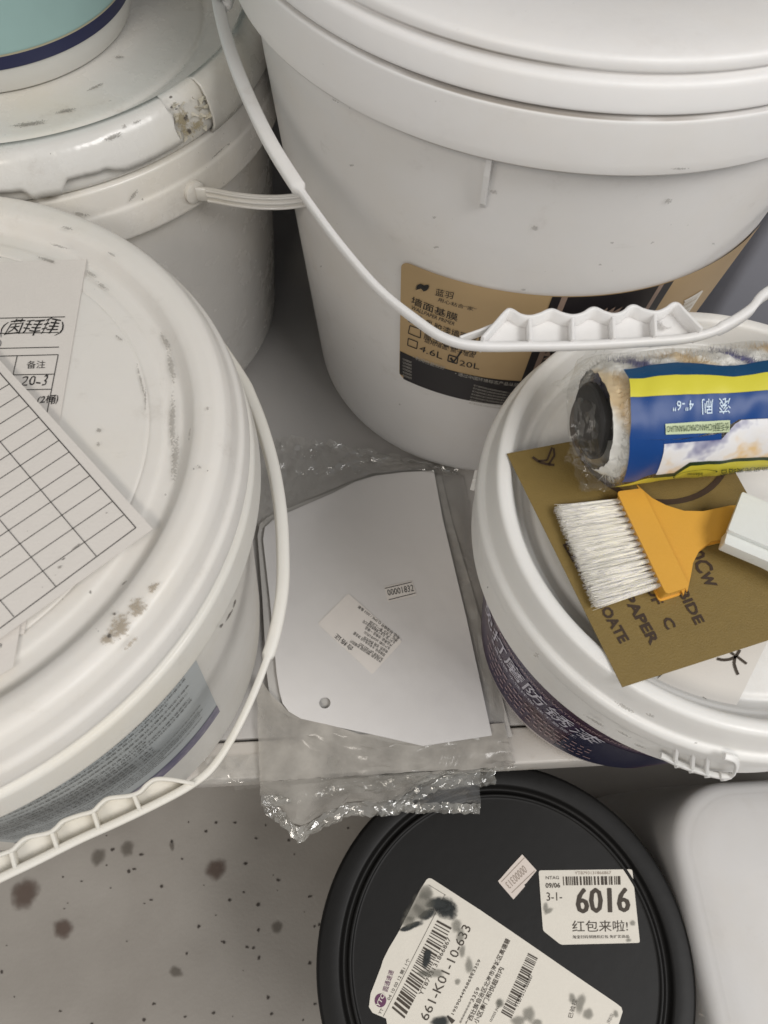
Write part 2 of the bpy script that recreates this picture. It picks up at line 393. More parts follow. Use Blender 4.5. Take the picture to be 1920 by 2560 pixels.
# ------------------------------------------------------------------ the setting
SHELF = white('shelf_enamel', (0.47, 0.455, 0.44), 0.45, 0.25, specks=0.4, seed=3)
LIP = white('shelf_edge_enamel', (0.56, 0.53, 0.49), 0.42, 0.6, specks=0.9, seed=8)
def boxm(x0, x1, y0, y1, z0, z1, bev=0.0):
    bm = bmesh.new(); bmesh.ops.create_cube(bm, size=1)
    bmesh.ops.scale(bm, vec=(x1-x0, y1-y0, z1-z0), verts=bm.verts); bmesh.ops.translate(bm, vec=((x0+x1)/2, (y0+y1)/2, (z0+z1)/2), verts=bm.verts)
    if bev: bmesh.ops.bevel(bm, geom=bm.edges[:], offset=bev, segments=3, affect='EDGES', profile=0.5)
    me = bpy.data.meshes.new('m'); bm.to_mesh(me); bm.free(); return me
sh = bpy.data.objects.new('shelf', None); COL.objects.link(sh); sh['kind'] = 'structure'
link('shelf_board', boxm(-0.9, 0.9, 0.0008, 0.62, -0.018, 0.0, 0.0004), SHELF, sh, smooth=30)
link('shelf_edge', boxm(-0.9, 0.9, -0.0235, -0.0008, -0.026, -0.0004, 0.0015), LIP, sh, smooth=30)
link('unseen_shade_board', boxm(-0.9, 0.9, 0.14, 0.62, 0.600, 0.620, 0.001), SHELF, sh, smooth=30)  # unseen board added overhead to block light from the back of the shelf
FLOOR_Z = -0.28
m, N, L, b = mat('stained_concrete')
tc = N.new('ShaderNodeTexCoord')
n1 = N.new('ShaderNodeTexNoise'); n1.inputs['Scale'].default_value = 12; n1.inputs['Detail'].default_value = 8; L.new(tc.outputs['Object'], n1.inputs['Vector'])
cr = N.new('ShaderNodeValToRGB'); cr.color_ramp.elements[0].position = 0.3; cr.color_ramp.elements[0].color = (0.305, 0.277, 0.245, 1); cr.color_ramp.elements[1].position = 0.7; cr.color_ramp.elements[1].color = (0.39, 0.36, 0.322, 1)
L.new(n1.outputs[0], cr.inputs[0]); L.new(cr.outputs[0], b.inputs['Base Color']); b.inputs['Roughness'].default_value = 0.55
n2 = N.new('ShaderNodeTexNoise'); n2.inputs['Scale'].default_value = 300; n2.inputs['Detail'].default_value = 5; L.new(tc.outputs['Object'], n2.inputs['Vector'])
bp = N.new('ShaderNodeBump'); bp.inputs['Strength'].default_value = 0.2; bp.inputs['Distance'].default_value = 0.001; L.new(n2.outputs[0], bp.inputs['Height']); L.new(bp.outputs[0], b.inputs['Normal'])
FLM = m
fl = link('floor', mesh([(-3, -3, FLOOR_Z), (3, -3, FLOOR_Z), (3, 1.5, FLOOR_Z), (-3, 1.5, FLOOR_Z)], [(0, 1, 2, 3)]), FLM); fl['kind'] = 'structure'
FP = Plane(FLOOR_Z)
wl = link('wall', boxm(-1.6, 1.6, 0.635, 0.66, FLOOR_Z+0.001, 1.0), plain('grey_painted_wall', (0.20, 0.20, 0.21), 0.7, 0.1, 300)); wl['kind'] = 'structure'
BR = stain('brown_floor_stain', (0.12, 0.075, 0.055), 0.62, 200, 0.35)
GY = stain('grey_floor_stain', (0.13, 0.11, 0.085), 0.5, 200, 0.35)
DK = stain('dark_floor_spot', (0.055, 0.043, 0.035), 0.8, 500)
blots('floor_stain', FP, [((540, 2173), 38, 40), ((62, 2235), 48, 62, 0.3), ((158, 2322), 34, 42, 0.4)], BR, fl)
blots('floor_stain', FP, [((246, 2143), 26, 34, 0.2), ((318, 2122), 25, 30), ((693, 2318), 20, 26, 0.3), ((430, 2114), 9, 22), ((440, 2430), 26, 20)], GY, fl)
sp = [(515, 2079), (540, 2057), (588, 2057), (430, 2105), (722, 2101), (354, 2137), (614, 2159), (336, 2173), (323, 2178), (404, 2216), (378, 2250), (695, 2200), (609, 2231), (574, 2250), (645, 2262), (497, 2316), (646, 2326), (560, 2356), (775, 2241), (786, 2316), (799, 2312), (617, 2368), (634, 2370), (467, 2384), (647, 2395), (775, 2408), (670, 2494), (463, 2542), (360, 2549), (534, 2533), (787, 2510), (5, 2430), (640, 2096), (282, 2124), (232, 2092), (870, 2070), (230, 2560), (385, 2510), (152, 2528), (680, 2535)]
rs = random.Random(3)
blots('floor_stain', FP, [(p, rs.uniform(4.5, 8), rs.uniform(4.5, 8)) for p in sp], DK, fl)
blots('floor_stain', FP, [((rs.uniform(0, 860), rs.uniform(2050, 2560)), rs.uniform(2, 4.5), rs.uniform(2, 4.5)) for _ in range(26)], DK, fl)

tS = thing('filler_box', 'blue-grey plastic bin added to darken the gap between the tall bucket and the right edge', 'bin', (0.42, 0.40, 0))  # added box: gives the gap beside the tall bucket a dimmer blue-grey tone
FILLER = plain('blue_grey_plastic', (0.24, 0.245, 0.28), 0.5, 0.1, 200, 0.05)
link('filler_body', boxm(0.292, 0.56, 0.285, 0.52, 0.0008, 0.285, 0.006), FILLER, tS, smooth=40)
link('filler_rim', boxm(0.286, 0.566, 0.279, 0.526, 0.2855, 0.300, 0.004), FILLER, tS, smooth=40)

# ------------------------------------------------------------------ bucket A : tall bucket, gold label
A = (0.1235, 0.3158)
WA = white('bucket_white_clean', (0.77, 0.76, 0.75), 0.42, 0.24, specks=0.35, seed=1)
WAL = white('lid_white_grooved', (0.77, 0.76, 0.75), 0.42, 0.12, rings=((0.3335, 0.0013, 1.0), (0.3207, 0.0006, 0.8)), specks=0.35, seed=2)
WAC = white('collar_white', (0.77, 0.76, 0.75), 0.42, 0.12, rings=((0.2951, 0.0011, 0.8), (0.3190, 0.0004, 0.7)), specks=0.4, seed=4)
tA = thing('paint_bucket', 'tall white bucket with gold and black label standing at the back right of the shelf', 'bucket', (A[0], A[1], 0))
def bodyprof(rb, rt, zt, rc=0.012):
    pr = [(rb-rc, 0.0006)]
    for k in range(1, 7):
        a = R(90*k/6); pr.append((rb-rc+rc*math.sin(a), 0.0006+rc*(1-math.cos(a))))
    pr.append((rt, zt)); return pr
link('bucket_body', lathe(bodyprof(0.1303, 0.158, 0.300), A, 200), WA, tA, smooth=40)
link('collar', lathe(rnd([(0.155, 0.2955), (0.1664, 0.2949), (0.1668, 0.3008), (0.1662, 0.3186), (0.1650, 0.3192), (0.155, 0.3193)], 0.0012), A, 200), WAC, tA, smooth=45)
link('bucket_lid', lathe(rnd([(0.150, 0.3199), (0.1636, 0.3201), (0.1648, 0.3207), (0.1655, 0.3214), (0.1632, 0.3316), (0.1588, 0.3322), (0.1586, 0.3331), (0.1606, 0.3339), (0.1600, 0.3385), (0.1500, 0.3405), (0.120, 0.3400), (0.116, 0.3350), (0.0, 0.3350)], 0.0022), A, 200), WAL, tA, smooth=45)
GRA = stain('faint_scuff', (0.30, 0.275, 0.25), 0.42, 1200, 1.8)
cA = Cone(A[0], A[1], 0.1303, 0.158, 0.0, 0.295)
for ph in (-110.3, -179.0, -40.0, 110, 40):
    mb = MB(); a = R(ph); er = Vector((math.cos(a), math.sin(a), 0)); et = Vector((-math.sin(a), math.cos(a), 0))
    v = []
    for (dr, z) in ((0.006, 0.2948), (0.0058, 0.285), (0.0034, 0.268), (0.0006, 0.2635)):
        r0 = cA.rad(z); v += [(r0-0.002, z), (r0+dr, z)]
    P3 = [[Vector((A[0], A[1], 0))+er*r_+et*s_*0.0012+Vector((0, 0, z)) for (r_, z) in v] for s_ in (-1, 1)]
    f = []
    for k in range(3): f += [(2*k, 2*k+1, 2*k+3, 2*k+2), (8+2*k, 8+2*k+2, 8+2*k+3, 8+2*k+1), (2*k+1, 8+2*k+1, 8+2*k+3, 2*k+3)]
    f += [(6, 7, 15, 14), (0, 8, 9, 1)]
    mb.add(P3[0]+P3[1], f); link('rib', mb.mesh(), WA, tA)
# label
def arc_rect(cone, ph0, ph1, z0, z1, off, r=0.0, nx=None):
    """label patch between angles and heights, rounded corners"""
    nx = nx or max(2, int(abs(ph1-ph0)/1.5)); v, f = [], []
    for i in range(nx+1):
        ph = ph0+(ph1-ph0)*i/nx; dd = min(abs(ph-ph0), abs(ph-ph1))*math.pi/180*cone.r1; c = 0
        if r and dd < r: c = r-math.sqrt(max(0, r*r-(r-dd)**2))
        for zz in (z0+c, z1-c): v.append(cone.pos(R(ph)*cone.r1, zz, off))
    for i in range(nx): f.append((2*i, 2*i+2, 2*i+3, 2*i+1))
    return v, f
def arcm(cone, *a, **k): return mesh(*arc_rect(cone, *a, **k))
GOLD = plain('gold_label_foil', (0.46, 0.325, 0.17), 0.42, 0.05, 300, 0.05)
BLK = plain('black_label_print', (0.012, 0.010, 0.012), 0.35, var=0.2)
TAN = plain('copper_stripe', (0.30, 0.215, 0.17), 0.4)
xs = [(-124.6+0.0) + k for k in (0, .25, .6, 1.0, 1.6)]
def lab(cone, ph0, ph1, z0, z1, off, r):
    # dense columns near the corners for roundness
    v, f = [], []; cols = []
    k = 180/math.pi/cone.r1*r
    for i in range(9): cols.append(ph0+k*(1-math.cos(R(90*i/8))))
    n = int((ph1-ph0)/2); cols += [ph0+k+(ph1-ph0-2*k)*i/n for i in range(1, n)]
    for i in range(9): cols.append(ph1-k*(1-math.cos(R(90*(8-i)/8))))
    for ph in cols:
        dd = min(ph-ph0, ph1-ph)*math.pi/180*cone.r1; c = r-math.sqrt(max(0, r*r-(r-dd)**2)) if dd < r else 0
        for zz in (z0+c, z1-c): v.append(cone.pos(R(ph)*cone.r1, zz, off))
    for i in range(len(cols)-1): f.append((2*i, 2*i+2, 2*i+3, 2*i+1))
    return mesh(v, f)
lA = link('label', lab(cA, -124.6, -40.5, 0.1062, 0.2125, 0.0003, 0.006), GOLD, tA, smooth=60, label='gold and black product label')
mb = MB()
for a in ((-123.3, -94.2, 0.1064, 0.1345), (-94.2, -92.4, 0.1064, 0.2121), (-91.2, -72.4, 0.1064, 0.2121), (-71.3, -69.0, 0.1064, 0.2121), (-69.0, -42.0, 0.1064, 0.1345)):
    v, f = arc_rect(cA, a[0], a[1], a[2], a[3], 0.00055); mb.add(v, f)
v, f = arc_rect(cA, -124.45, -123.3, 0.110, 0.1345, 0.00055); mb.add(v, f)
link('black_print', mb.mesh(), BLK, lA, smooth=60)
mb = MB()
for a in ((-92.4, -91.2), (-72.4, -71.3)): v, f = arc_rect(cA, a[0], a[1], 0.1064, 0.2121, 0.0006); mb.add(v, f)
# toothed seal
cph, cz = -81.8, 0.172
for k in range(40):
    a0 = 2*math.pi*k/40; pts = []
    for aa, rr in ((a0, 0.0255), (a0+0.157, 0.0255), (a0+0.02, 0.0300)):
        pts.append(cA.pos(R(cph)*cA.r1+rr*math.cos(aa), cz+rr*math.sin(aa), 0.0008))
    mb.add(pts, [(0, 1, 2)])
def ring_on(mb, surf, a, b, r0, r1, off, n=48, t0=0, t1=2*math.pi, ky=1.0):
    v, f = [], []
    for i in range(n+1):
        t = t0+(t1-t0)*i/n
        for rr in (r0, r1): v.append(surf.pos(a+rr*math.cos(t), b+ky*rr*math.sin(t), off))
    for i in range(n): f.append((2*i, 2*i+1, 2*i+3, 2*i+2))
    mb.add(v, f)
ring_on(mb, cA, R(cph)*cA.r1, cz, 0.0245, 0.0256, 0.0008); ring_on(mb, cA, R(cph)*cA.r1, cz, 0.0205, 0.0210, 0.0008)
link('seal_print', mb.mesh(), TAN, lA)
mb = MB()
T = lambda s_, a, b, h, **k: text_(mb, cA, s_, a, b, h, 0.0007, **k)
T('蓝羽', (1088, 736), (1132, 746), 18, bold=0)
T('用心粘合“家”', (1095, 751), (1190, 777), 10)
text4(mb, cA, '墙面基膜', (1032, 738), (1146, 783), (1144, 802), (1028, 757), 0.0007, bold=0.004)
T('WALLPAPER PRIMER', (1028, 770), (1136, 812), 9)
text4(mb, cA, '乳胶漆墙面专用', (1067, 796), (1215, 842), (1213, 862), (1064, 812), 0.0007, bold=0.004)
text4(mb, cA, '腻子墙面专用', (1062, 830), (1192, 870), (1190, 885), (1060, 845), 0.0007, bold=0.004)
T('适用墙面: 腻子墙面', (1061, 853), (1185, 893), 12)
text4(mb, cA, '4.6L', (1052, 862), (1108, 880), (1106, 897), (1048, 874), 0.0007)
text4(mb, cA, '20L', (1150, 898), (1200, 908), (1198, 922), (1148, 911), 0.0007)
def boxline(p, wpx=2.2):
    for i in range(4): line_(mb, cA, p[i], p[(i+1) % 4], wpx, 0.0007, 3)
boxline([(1026, 812), (1053, 821), (1052, 843), (1022, 831)]); boxline([(1024, 782), (1054, 790), (1053, 812), (1023, 802)])
boxline([(1022, 844), (1045, 853), (1043, 870), (1020, 861)]); boxline([(1123, 885), (1145, 892), (1143, 907), (1120, 900)], 3)
line_(mb, cA, (1127, 892), (1134, 903), 5, 0.0008); line_(mb, cA, (1134, 903), (1155, 876), 4, 0.0008)
# feather emblem
cen = (1057, 716)
for k in range(7):
    a = -0.5+k*0.28
    pts = [(cen[0]+x*math.cos(a)-y*math.sin(a), cen[1]+(x*math.sin(a)+y*math.cos(a))*0.75) for x, y in ((-20+k, 0), (-6, -6), (14, -2), (20-k, 2), (4, 4))]
    mb.add([cA.pos(*cA.inv(p), 0.0007+0.00002*k) for p in pts], [(0, 1, 2, 3, 4)])
link('lettering', mb.mesh(), INK, lA)
mb = MB()
text_(mb, cA, '• 利用性能较好', (1032, 893), (1112, 922), 9, 0.0009)
text_(mb, cA, '• 通过中国环境标志产品认证', (1138, 934), (1296, 964), 9, 0.0009)
for k in range(6): text_(mb, cA, '产品名称墙面基膜用途', (1007, 897+8*k), (1030, 906+8*k), 5, 0.0009)
for k in range(7): text_(mb, cA, '请于通风处施工用后密封保存避免儿童接触', (1184-2*k, 962+7.4*k), (1290-2*k, 984+6.4*k), 4.5, 0.0009)
link('small_print', mb.mesh(), plain('grey_small_print', (0.42, 0.40, 0.36), 0.5), lA, kind='stuff')
mb = MB(); Ba, Bb, Bc = Vector((1709, 751)), Vector((1754, 725)), Vector((1706, 797))
line_(mb, cA, Ba, Bb, 3.2, 0.0007, 3); line_(mb, cA, Bb, Bc, 3.2, 0.0007, 3)
for k in range(1, 13):
    p = Bb.lerp(Bc, k/14); line_(mb, cA, p, p+(Ba-Bb)*(0.95-0.035*k), 1.3+(k % 3)*0.6, 0.0007, 2)
link('barcode', mb.mesh(), plain('pale_barcode', (0.80, 0.76, 0.68), 0.5), lA)

cAk = Cone(A[0], A[1], 0.1668, 0.1640, 0.295, 0.320)
blots('scuff', cA, [((1670, 501), 14, 9), ((1337, 569), 16, 7), ((1308, 723), 9, 4), ((1782, 608), 5, 5), ((881, 412), 7, 4), ((1086, 542), 9, 4), ((1091, 617), 9, 4), ((804, 665), 3, 3), ((924, 707), 4, 4), ((1235, 478), 12, 8), ((1500, 660), 6, 3), ((1000, 1010), 3, 3)], GRA, tA, off=0.0004)
blots('scuff', cAk, [((1163, 260), 8, 5), ((1638, 357), 14, 7), ((1780, 376), 24, 8), ((1345, 330), 10, 6), ((840, 250), 14, 3, 0.6), ((1700, 420), 30, 3)], GRA, tA, off=0.0004)

# bail handles: a bar in a plane through the two pivots
def bail(tp, center, zp, psi, b, path_px, widths, grip, matl, ends=(None, None)):
    u = Vector((math.cos(psi), math.sin(psi), 0)); h = Vector((u.y, -u.x, 0)); wv = math.cos(b)*h-math.sin(b)*Vector((0, 0, 1))
    pl = Tilt((center[0], center[1], zp), u, wv)
    pts = [pl.inv(p) for p in path_px]
    if ends[0]: pts = ends[0]+pts
    if ends[1]: pts = pts+ends[1]
    path = [pl.pos(q[0], q[1]) for q in smooth_line([(p[0], p[1], 0) for p in pts], 8)]
    n = len(path); ws, hs = [], []
    for i in range(n): w_, h_ = widths(i/(n-1)); ws.append(w_); hs.append(h_)
    mb = sweep(path, pl.n, ws, hs)
    hd = link('handle', mb.mesh(), matl, tp, smooth=50)
    return pl, hd
PA, hA = bail(tA, A, 0.272, -0.15, 0.02,
  [(545, 0), (562, 80), (590, 168), (628, 260), (672, 350), (720, 430), (778, 515), (850, 612), (945, 722), (1040, 800), (1110, 845), (1190, 865), (1320, 866), (1450, 864), (1600, 856), (1720, 846), (1800, 822), (1870, 780), (1922, 730)],
  lambda t: ((0.0062, 0.0045) if t < 0.315 else (0.0027, 0.0040)) if t < 0.75 else (0.0032, 0.0062), None, WA,
  ends=([(-0.170, 0.0), (-0.168, 0.03)], [(0.12, 0.17), (0.15, 0.10), (0.168, 0.04), (0.17, 0.0)]))
def grip(pl, hd, flange_px, ribs_px, web_px, matl, th=0.0018, hh=0.009, side=0.0):
    mb = MB()
    P3 = [pl.pos(*q) for q in [((p[0], p[1])) for p in smooth_line([(*pl.inv(p), 0) for p in flange_px], 5)]]
    sweep(P3, pl.n, th, hh, mb)
    for a, b_ in ribs_px: sweep([pl.pos(*pl.inv(a)), pl.pos(*pl.inv(((a[0]+b_[0])/2, (a[1]+b_[1])/2))), pl.pos(*pl.inv(b_))], pl.n, th*0.95, hh*0.8, mb)
    v = [pl.pos(*pl.inv(p), side-0.0006) for p in web_px]+[pl.pos(*pl.inv(p), side+0.0006) for p in web_px]; n = len(web_px)
    mb.add(v, [tuple(range(n)), tuple(range(2*n-1, n-1, -1))]+[(i, (i+1) % n, n+(i+1) % n, n+i) for i in range(n)])
    link('grip', mb.mesh(), matl, hd, smooth=50)
flA = [(1203, 861), (1235, 825), (1262, 795), (1275, 793), (1296, 805), (1320, 809), (1345, 803), (1365, 794), (1378, 793), (1400, 802), (1426, 807), (1450, 802), (1470, 790), (1484, 789), (1503, 798), (1527, 804), (1550, 798), (1566, 785), (1580, 783), (1600, 792), (1631, 798), (1655, 790), (1672, 778), (1686, 778), (1705, 798), (1745, 840)]
grip(PA, hA, flA, [((1320, 810), (1322, 864)), ((1426, 808), (1427, 864)), ((1527, 805), (1529, 859)), ((1630, 799), (1632, 854))], flA+[(1720, 846), (1600, 856), (1450, 864), (1320, 866)], WA, th=0.0014, side=0.0022)
mb = MB(); sweep([PA.pos(*PA.inv(p)) for p in ((1149, 850), (1200, 832), (1240, 815))], PA.n, 0.001, 0.004, mb)
link('grip_gusset', mb.mesh(), WA, hA)
c0 = PA.inv((1664, 816)); mb = MB(); v = [PA.pos(c0[0]+0.0022*math.cos(t*0.524), c0[1]+0.0022*math.sin(t*0.524), o_) for o_ in (-0.002, -0.0008) for t in range(12)]
mb.add(v, [tuple(range(12)), tuple(range(23, 11, -1))]+[(i, (i+1) % 12, 12+(i+1) % 12, 12+i) for i in range(12)]); link('sprue_dot', mb.mesh(), WA, hA)

# ------------------------------------------------------------------ bucket D : old bucket with torn lid
KD = 1.015
def kz(z, k): return max(0.0004, CAM.z-(CAM.z-z)*k)
def kc(c, k): return (CAM.x+(c[0]-CAM.x)*k, CAM.y+(c[1]-CAM.y)*k)
def kp(prof, k): return [(r_*k, kz(z, k)) for r_, z in prof]
D = kc((-0.1742, 0.3545), KD)
WD = white('bucket_yellowed', (0.72, 0.70, 0.665), 0.2, 0.3, rings=(), specks=0.6, yellow=0.15, seed=11)
WDL = white('lid_yellowed', (0.71, 0.695, 0.66), 0.22, 0.45, specks=0.8, yellow=0.2, seed=13)
tD = thing('paint_bucket', 'grimy white bucket with torn tear strip on its lid, back left of the shelf', 'bucket', (D[0], D[1], 0))
link('bucket_body', lathe(bodyprof(0.1325, 0.1432*KD, kz(0.206, KD)), D, 180), WD, tD, smooth=40)
link('collar', lathe(rnd(kp([(0.140, 0.2016), (0.1510, 0.2012), (0.1513, 0.2035), (0.1500, 0.2185), (0.1488, 0.2200), (0.1482, 0.2330), (0.140, 0.2335)], KD), 0.0015), D, 180), WD, tD, smooth=40)
link('bucket_lid', lathe(rnd(kp([(0.139, 0.2330), (0.1474, 0.2345), (0.1478, 0.2420), (0.1440, 0.2555), (0.1400, 0.2590), (0.1350, 0.2585), (0.1315, 0.2520), (0.1290, 0.2425), (0.1120, 0.2408), (0.1090, 0.2390), (0.1065, 0.2408), (0.0, 0.2408)], KD), 0.003), D, 180), WDL, tD, smooth=50)
# tear strip: outer band of the lid, from off-frame left to its broken end
def band(c, a0, a1, prof, jag_lo, n=300, end_jag=0.0):
    v, f = [], []
    prof = kp(prof, KD); m_ = len(prof)
    for i in range(n+1):
        a = a0+(a1-a0)*i/n
        for j, (r_, z) in enumerate(prof):
            lo = jag_lo(a); k = j/(m_-1)
            zz = z; rr = r_
            if k > 0.4: zz = z+lo*(k-0.4)/0.6
            aa = a
            if i == n: aa = a+end_jag*math.sin(j*2.3+1)
            v.append((c[0]+rr*math.cos(R(aa)), c[1]+rr*math.sin(R(aa)), zz))
    for i in range(n):
        for j in range(m_-1): f.append((i*m_+j, i*m_+j+1, (i+1)*m_+j+1, (i+1)*m_+j))
    return mesh(v, f)
def sst(x, a, b): t = min(1, max(0, (x-a)/(b-a))); return t*t*(3-2*t)
def jag(a):
    s_ = 0.0007*wav(a*0.35, 0, 0, 1, 5)+0.0005*wav(a*1.7, 0, 0, 1, 2)
    s_ -= 0.0040*(sst(a, -77, -76.2)-sst(a, -71.5, -70.4))
    s_ += 0.0030*(sst(a, -70.6, -69.5)-sst(a, -62.5, -60))
    s_ -= 0.0012*sst(a, -60, -59)
    s_ += 0.0020*(sst(a, -95, -84)-sst(a, -78, -76.5))
    return s_-0.0005
me = band(D, -140, -47.0, [(0.1370, 0.2592), (0.1412, 0.2600), (0.1450, 0.2585), (0.1474, 0.2550), (0.1500, 0.2500), (0.1512, 0.2455), (0.1515, 0.2425)], jag, end_jag=0.5)
o = link('tear_strip', me, WDL, tD, smooth=60, label='tear strip broken off at its right end')
sm = o.modifiers.new('s', 'SOLIDIFY'); sm.thickness = 0.0012; sm.offset = -1
# intact strip to the right of the break
me = band(D, -38.0, 60, [(0.1370, 0.2592), (0.1412, 0.2600), (0.1450, 0.2580), (0.1474, 0.2540), (0.1496, 0.2480), (0.1506, 0.2425), (0.1508, 0.2385), (0.1480, 0.2330)], lambda a: 0.0, end_jag=0.0)
o = link('tear_strip', me, WDL, tD, smooth=60); sm = o.modifiers.new('s', 'SOLIDIFY'); sm.thickness = 0.0012; sm.offset = -1
# ragged shards round the hole
mb = MB(); rn = random.Random(4)
for k in range(26):
    a = R(rn.uniform(-47.5, -37.5)); z = kz(rn.uniform(0.239, 0.257), KD); r_ = (0.1470+(kz(0.257, KD)-z)*0.12)*KD
    p = Vector((D[0]+r_*math.cos(a), D[1]+r_*math.sin(a), z)); q = [p+Vector((rn.uniform(-1, 1), rn.uniform(-1, 1), rn.uniform(-0.6, 1)))*0.0026 for _ in range(4)]
    mb.add(q, [(0, 1, 2), (0, 2, 3), (0, 3, 1), (1, 3, 2)])
link('torn_edge', mb.mesh(), white('torn_plastic', (0.60, 0.56, 0.46), 0.4, 0.6, yellow=0.8, seed=17), tD, kind='stuff')
cD = Cone(D[0], D[1], 0.1520*KD, 0.1425*KD, kz(0.2335, KD), kz(0.2590, KD))
YL = stain('yellow_brown_grime', (0.30, 0.25, 0.15), 0.7, 500, 1.6)
cDd = Cone(D[0], D[1], 0.1524*KD, 0.1455*KD, kz(0.2385, KD), kz(0.2590, KD))
blots('grime', cDd, [((455, 300), 26, 40, -0.3), ((470, 330), 22, 16), ((492, 310), 18, 26, 0.4)], YL, tD, off=0.0006)
blots('grime', cDd, [((462, 292), 8, 12), ((470, 325), 12, 7, 0.8), ((424, 240), 7, 6), ((425, 265), 5, 5), ((437, 270), 6, 4)], DK, tD, off=0.0010)
GR = stain('grey_scuff', (0.20, 0.185, 0.16), 0.5, 1500, 2.2)
blots('scuff', cDd, [((280, 338), 34, 9, -0.35), ((308, 312), 8, 7), ((340, 300), 14, 5, -0.3)], GR, tD, off=0.0012)
cDc = Cone(D[0], D[1], 0.1513*KD, 0.1482*KD, kz(0.2035, KD), kz(0.2330, KD))
blots('scuff', cDc, [((330, 485), 26, 6, -0.9), ((352, 494), 5, 4), ((200, 530), 26, 6, 0.2), ((565, 358), 5, 4), ((540, 378), 34, 3, -0.75)], GR, tD, off=0.0016)
PD = Plane(kz(0.2408, KD))
blots('scuff', PD, [((75, 312), 60, 7, -0.12), ((165, 280), 40, 6, -0.2), ((300, 145), 14, 5), ((240, 220), 30, 5, -0.4)], GR, tD)
# handle: boss and strap running behind the tall bucket
a = R(-46.4); er = Vector((math.cos(a), math.sin(a), 0)); et = Vector((-math.sin(a), math.cos(a), 0)); pv = Vector((D[0], D[1], kz(0.2115, KD)))+er*0.150*KD
mb = MB()
for (o_, rr) in ((0.0, 0.0062),):
    v = [pv+er*d_+(et*math.cos(t*math.pi/10)+Vector((0, 0, 1))*math.sin(t*math.pi/10))*r2 for d_, r2 in ((0, rr), (0.0028, rr), (0.0036, rr*0.8)) for t in range(20)]
    f = [(k*20+i, k*20+(i+1) % 20, (k+1)*20+(i+1) % 20, (k+1)*20+i) for k in range(2) for i in range(20)]+[tuple(40+i for i in range(20))]
    mb.add(v, f)
link('pivot', mb.mesh(), WD, tD, smooth=40)
zs = (0.2115, 0.2095, 0.207, 0.205, 0.203, 0.202, 0.202)
base = [Vector((*Plane(z).inv(p), z)) for z, p in zip([kz(q_, KD) for q_ in zs], ((484, 476), (530, 487), (585, 497), (650, 504), (720, 503), (800, 490), (900, 465)))]
base[0] = pv+er*0.003
pth = smooth_line(base, 6)
mb = sweep(pth, (0, 0, 1), 0.0026, 0.0082)
hd = link('handle', mb.mesh(), WD, tD, smooth=50)
mb = MB()
for dz in (-0.0033, 0.0, 0.0033): sweep([p+Vector((0.0003, -0.0015, dz)) for p in pth[4:]], (0, 0, 1), 0.0012, 0.0014, mb)
link('handle_rib', mb.mesh(), WD, hd, smooth=50)

# ------------------------------------------------------------------ small bucket F standing on D, teal label
Fc = kc((-0.184, 0.358), KD); FZ = kz(0.2414, KD)
tF = thing('paint_tub', 'small white tub with teal label and navy stripe standing on the torn lid', 'tub', (Fc[0], Fc[1], FZ))
FR = lambda z: 0.079*KD+0.105*(z-FZ)
pf = [(0.075, FZ), (0.0785, FZ+0.0006), (FR(0.247), 0.247), (FR(0.40), 0.40), (FR(0.40)+0.006, 0.401), (FR(0.40)+0.007, 0.415), (0.07, 0.42), (0, 0.42)]
link('tub_body', lathe(rnd(pf, 0.001), Fc, 140), white('tub_white', (0.66, 0.65, 0.62), 0.4, 0.2, seed=21), tF, smooth=40)
cF = Cone(Fc[0], Fc[1], FR(FZ), FR(0.40), FZ, 0.40)
lF = link('label', arcm(cF, -150, 30, kz(0.2557, KD), 0.385, 0.0004), plain('teal_label', (0.33, 0.49, 0.475), 0.45, var=0.08), tF, smooth=60)
link('navy_stripe', arcm(cF, -150, 30, kz(0.2556, KD), kz(0.2622, KD), 0.0007), plain('navy_print', (0.012, 0.016, 0.065), 0.4), lF, smooth=60)
link('cream_stripe', arcm(cF, -150, 30, kz(0.2622, KD), kz(0.2632, KD), 0.0007), plain('cream_print', (0.40, 0.37, 0.26), 0.4), lF, smooth=60)

# ------------------------------------------------------------------ bucket B : left bucket with papers
KB = 0.935
B = kc((-0.1935, 0.0836), KB)
WB = white('bucket_warm_white', (0.72, 0.70, 0.65), 0.4, 0.2, specks=0.5, yellow=0.1, seed=31)
WBL = white('lid_warm_white', (0.72, 0.695, 0.655), 0.42, 0.35, specks=0.9, yellow=0.15, seed=33)
tB = thing('paint_bucket', 'white bucket with two printed paper sheets on its lid, left side of the shelf', 'bucket', (B[0], B[1], 0))
link('bucket_body', lathe(bodyprof(0.1290, 0.1308, kz(0.0, KB), 0.014)+[(0.1402, kz(0.180, KB))], B, 200), WB, tB, smooth=40)
link('collar', lathe(rnd(kp([(0.145, 0.1756), (0.1580, 0.1754), (0.1585, 0.1775), (0.1572, 0.1935), (0.1560, 0.1950), (0.1540, 0.1955), (0.1535, 0.2020), (0.145, 0.2025)], KB), 0.0012), B, 200), WB, tB, smooth=40)
LZ = 0.2175
link('bucket_lid', lathe(rnd(kp([(0.140, 0.2000), (0.1555, 0.2005), (0.1562, 0.2025), (0.1545, 0.2105), (0.1520, 0.2125), (0.1500, 0.2195), (0.1475, 0.2236), (0.1440, 0.2250), (0.1380, 0.2248), (0.1345, 0.2235), (0.1315, 0.2190), (0.1290, 0.2166), (0.1225, 0.2166), (0.1205, 0.2175), (0.1150, 0.2175), (0.1142, 0.2170), (0.1134, 0.2175), (0.0, 0.2175)], KB), 0.0013), B, 220), WBL, tB, smooth=50)
PB = Plane(kz(LZ, KB))
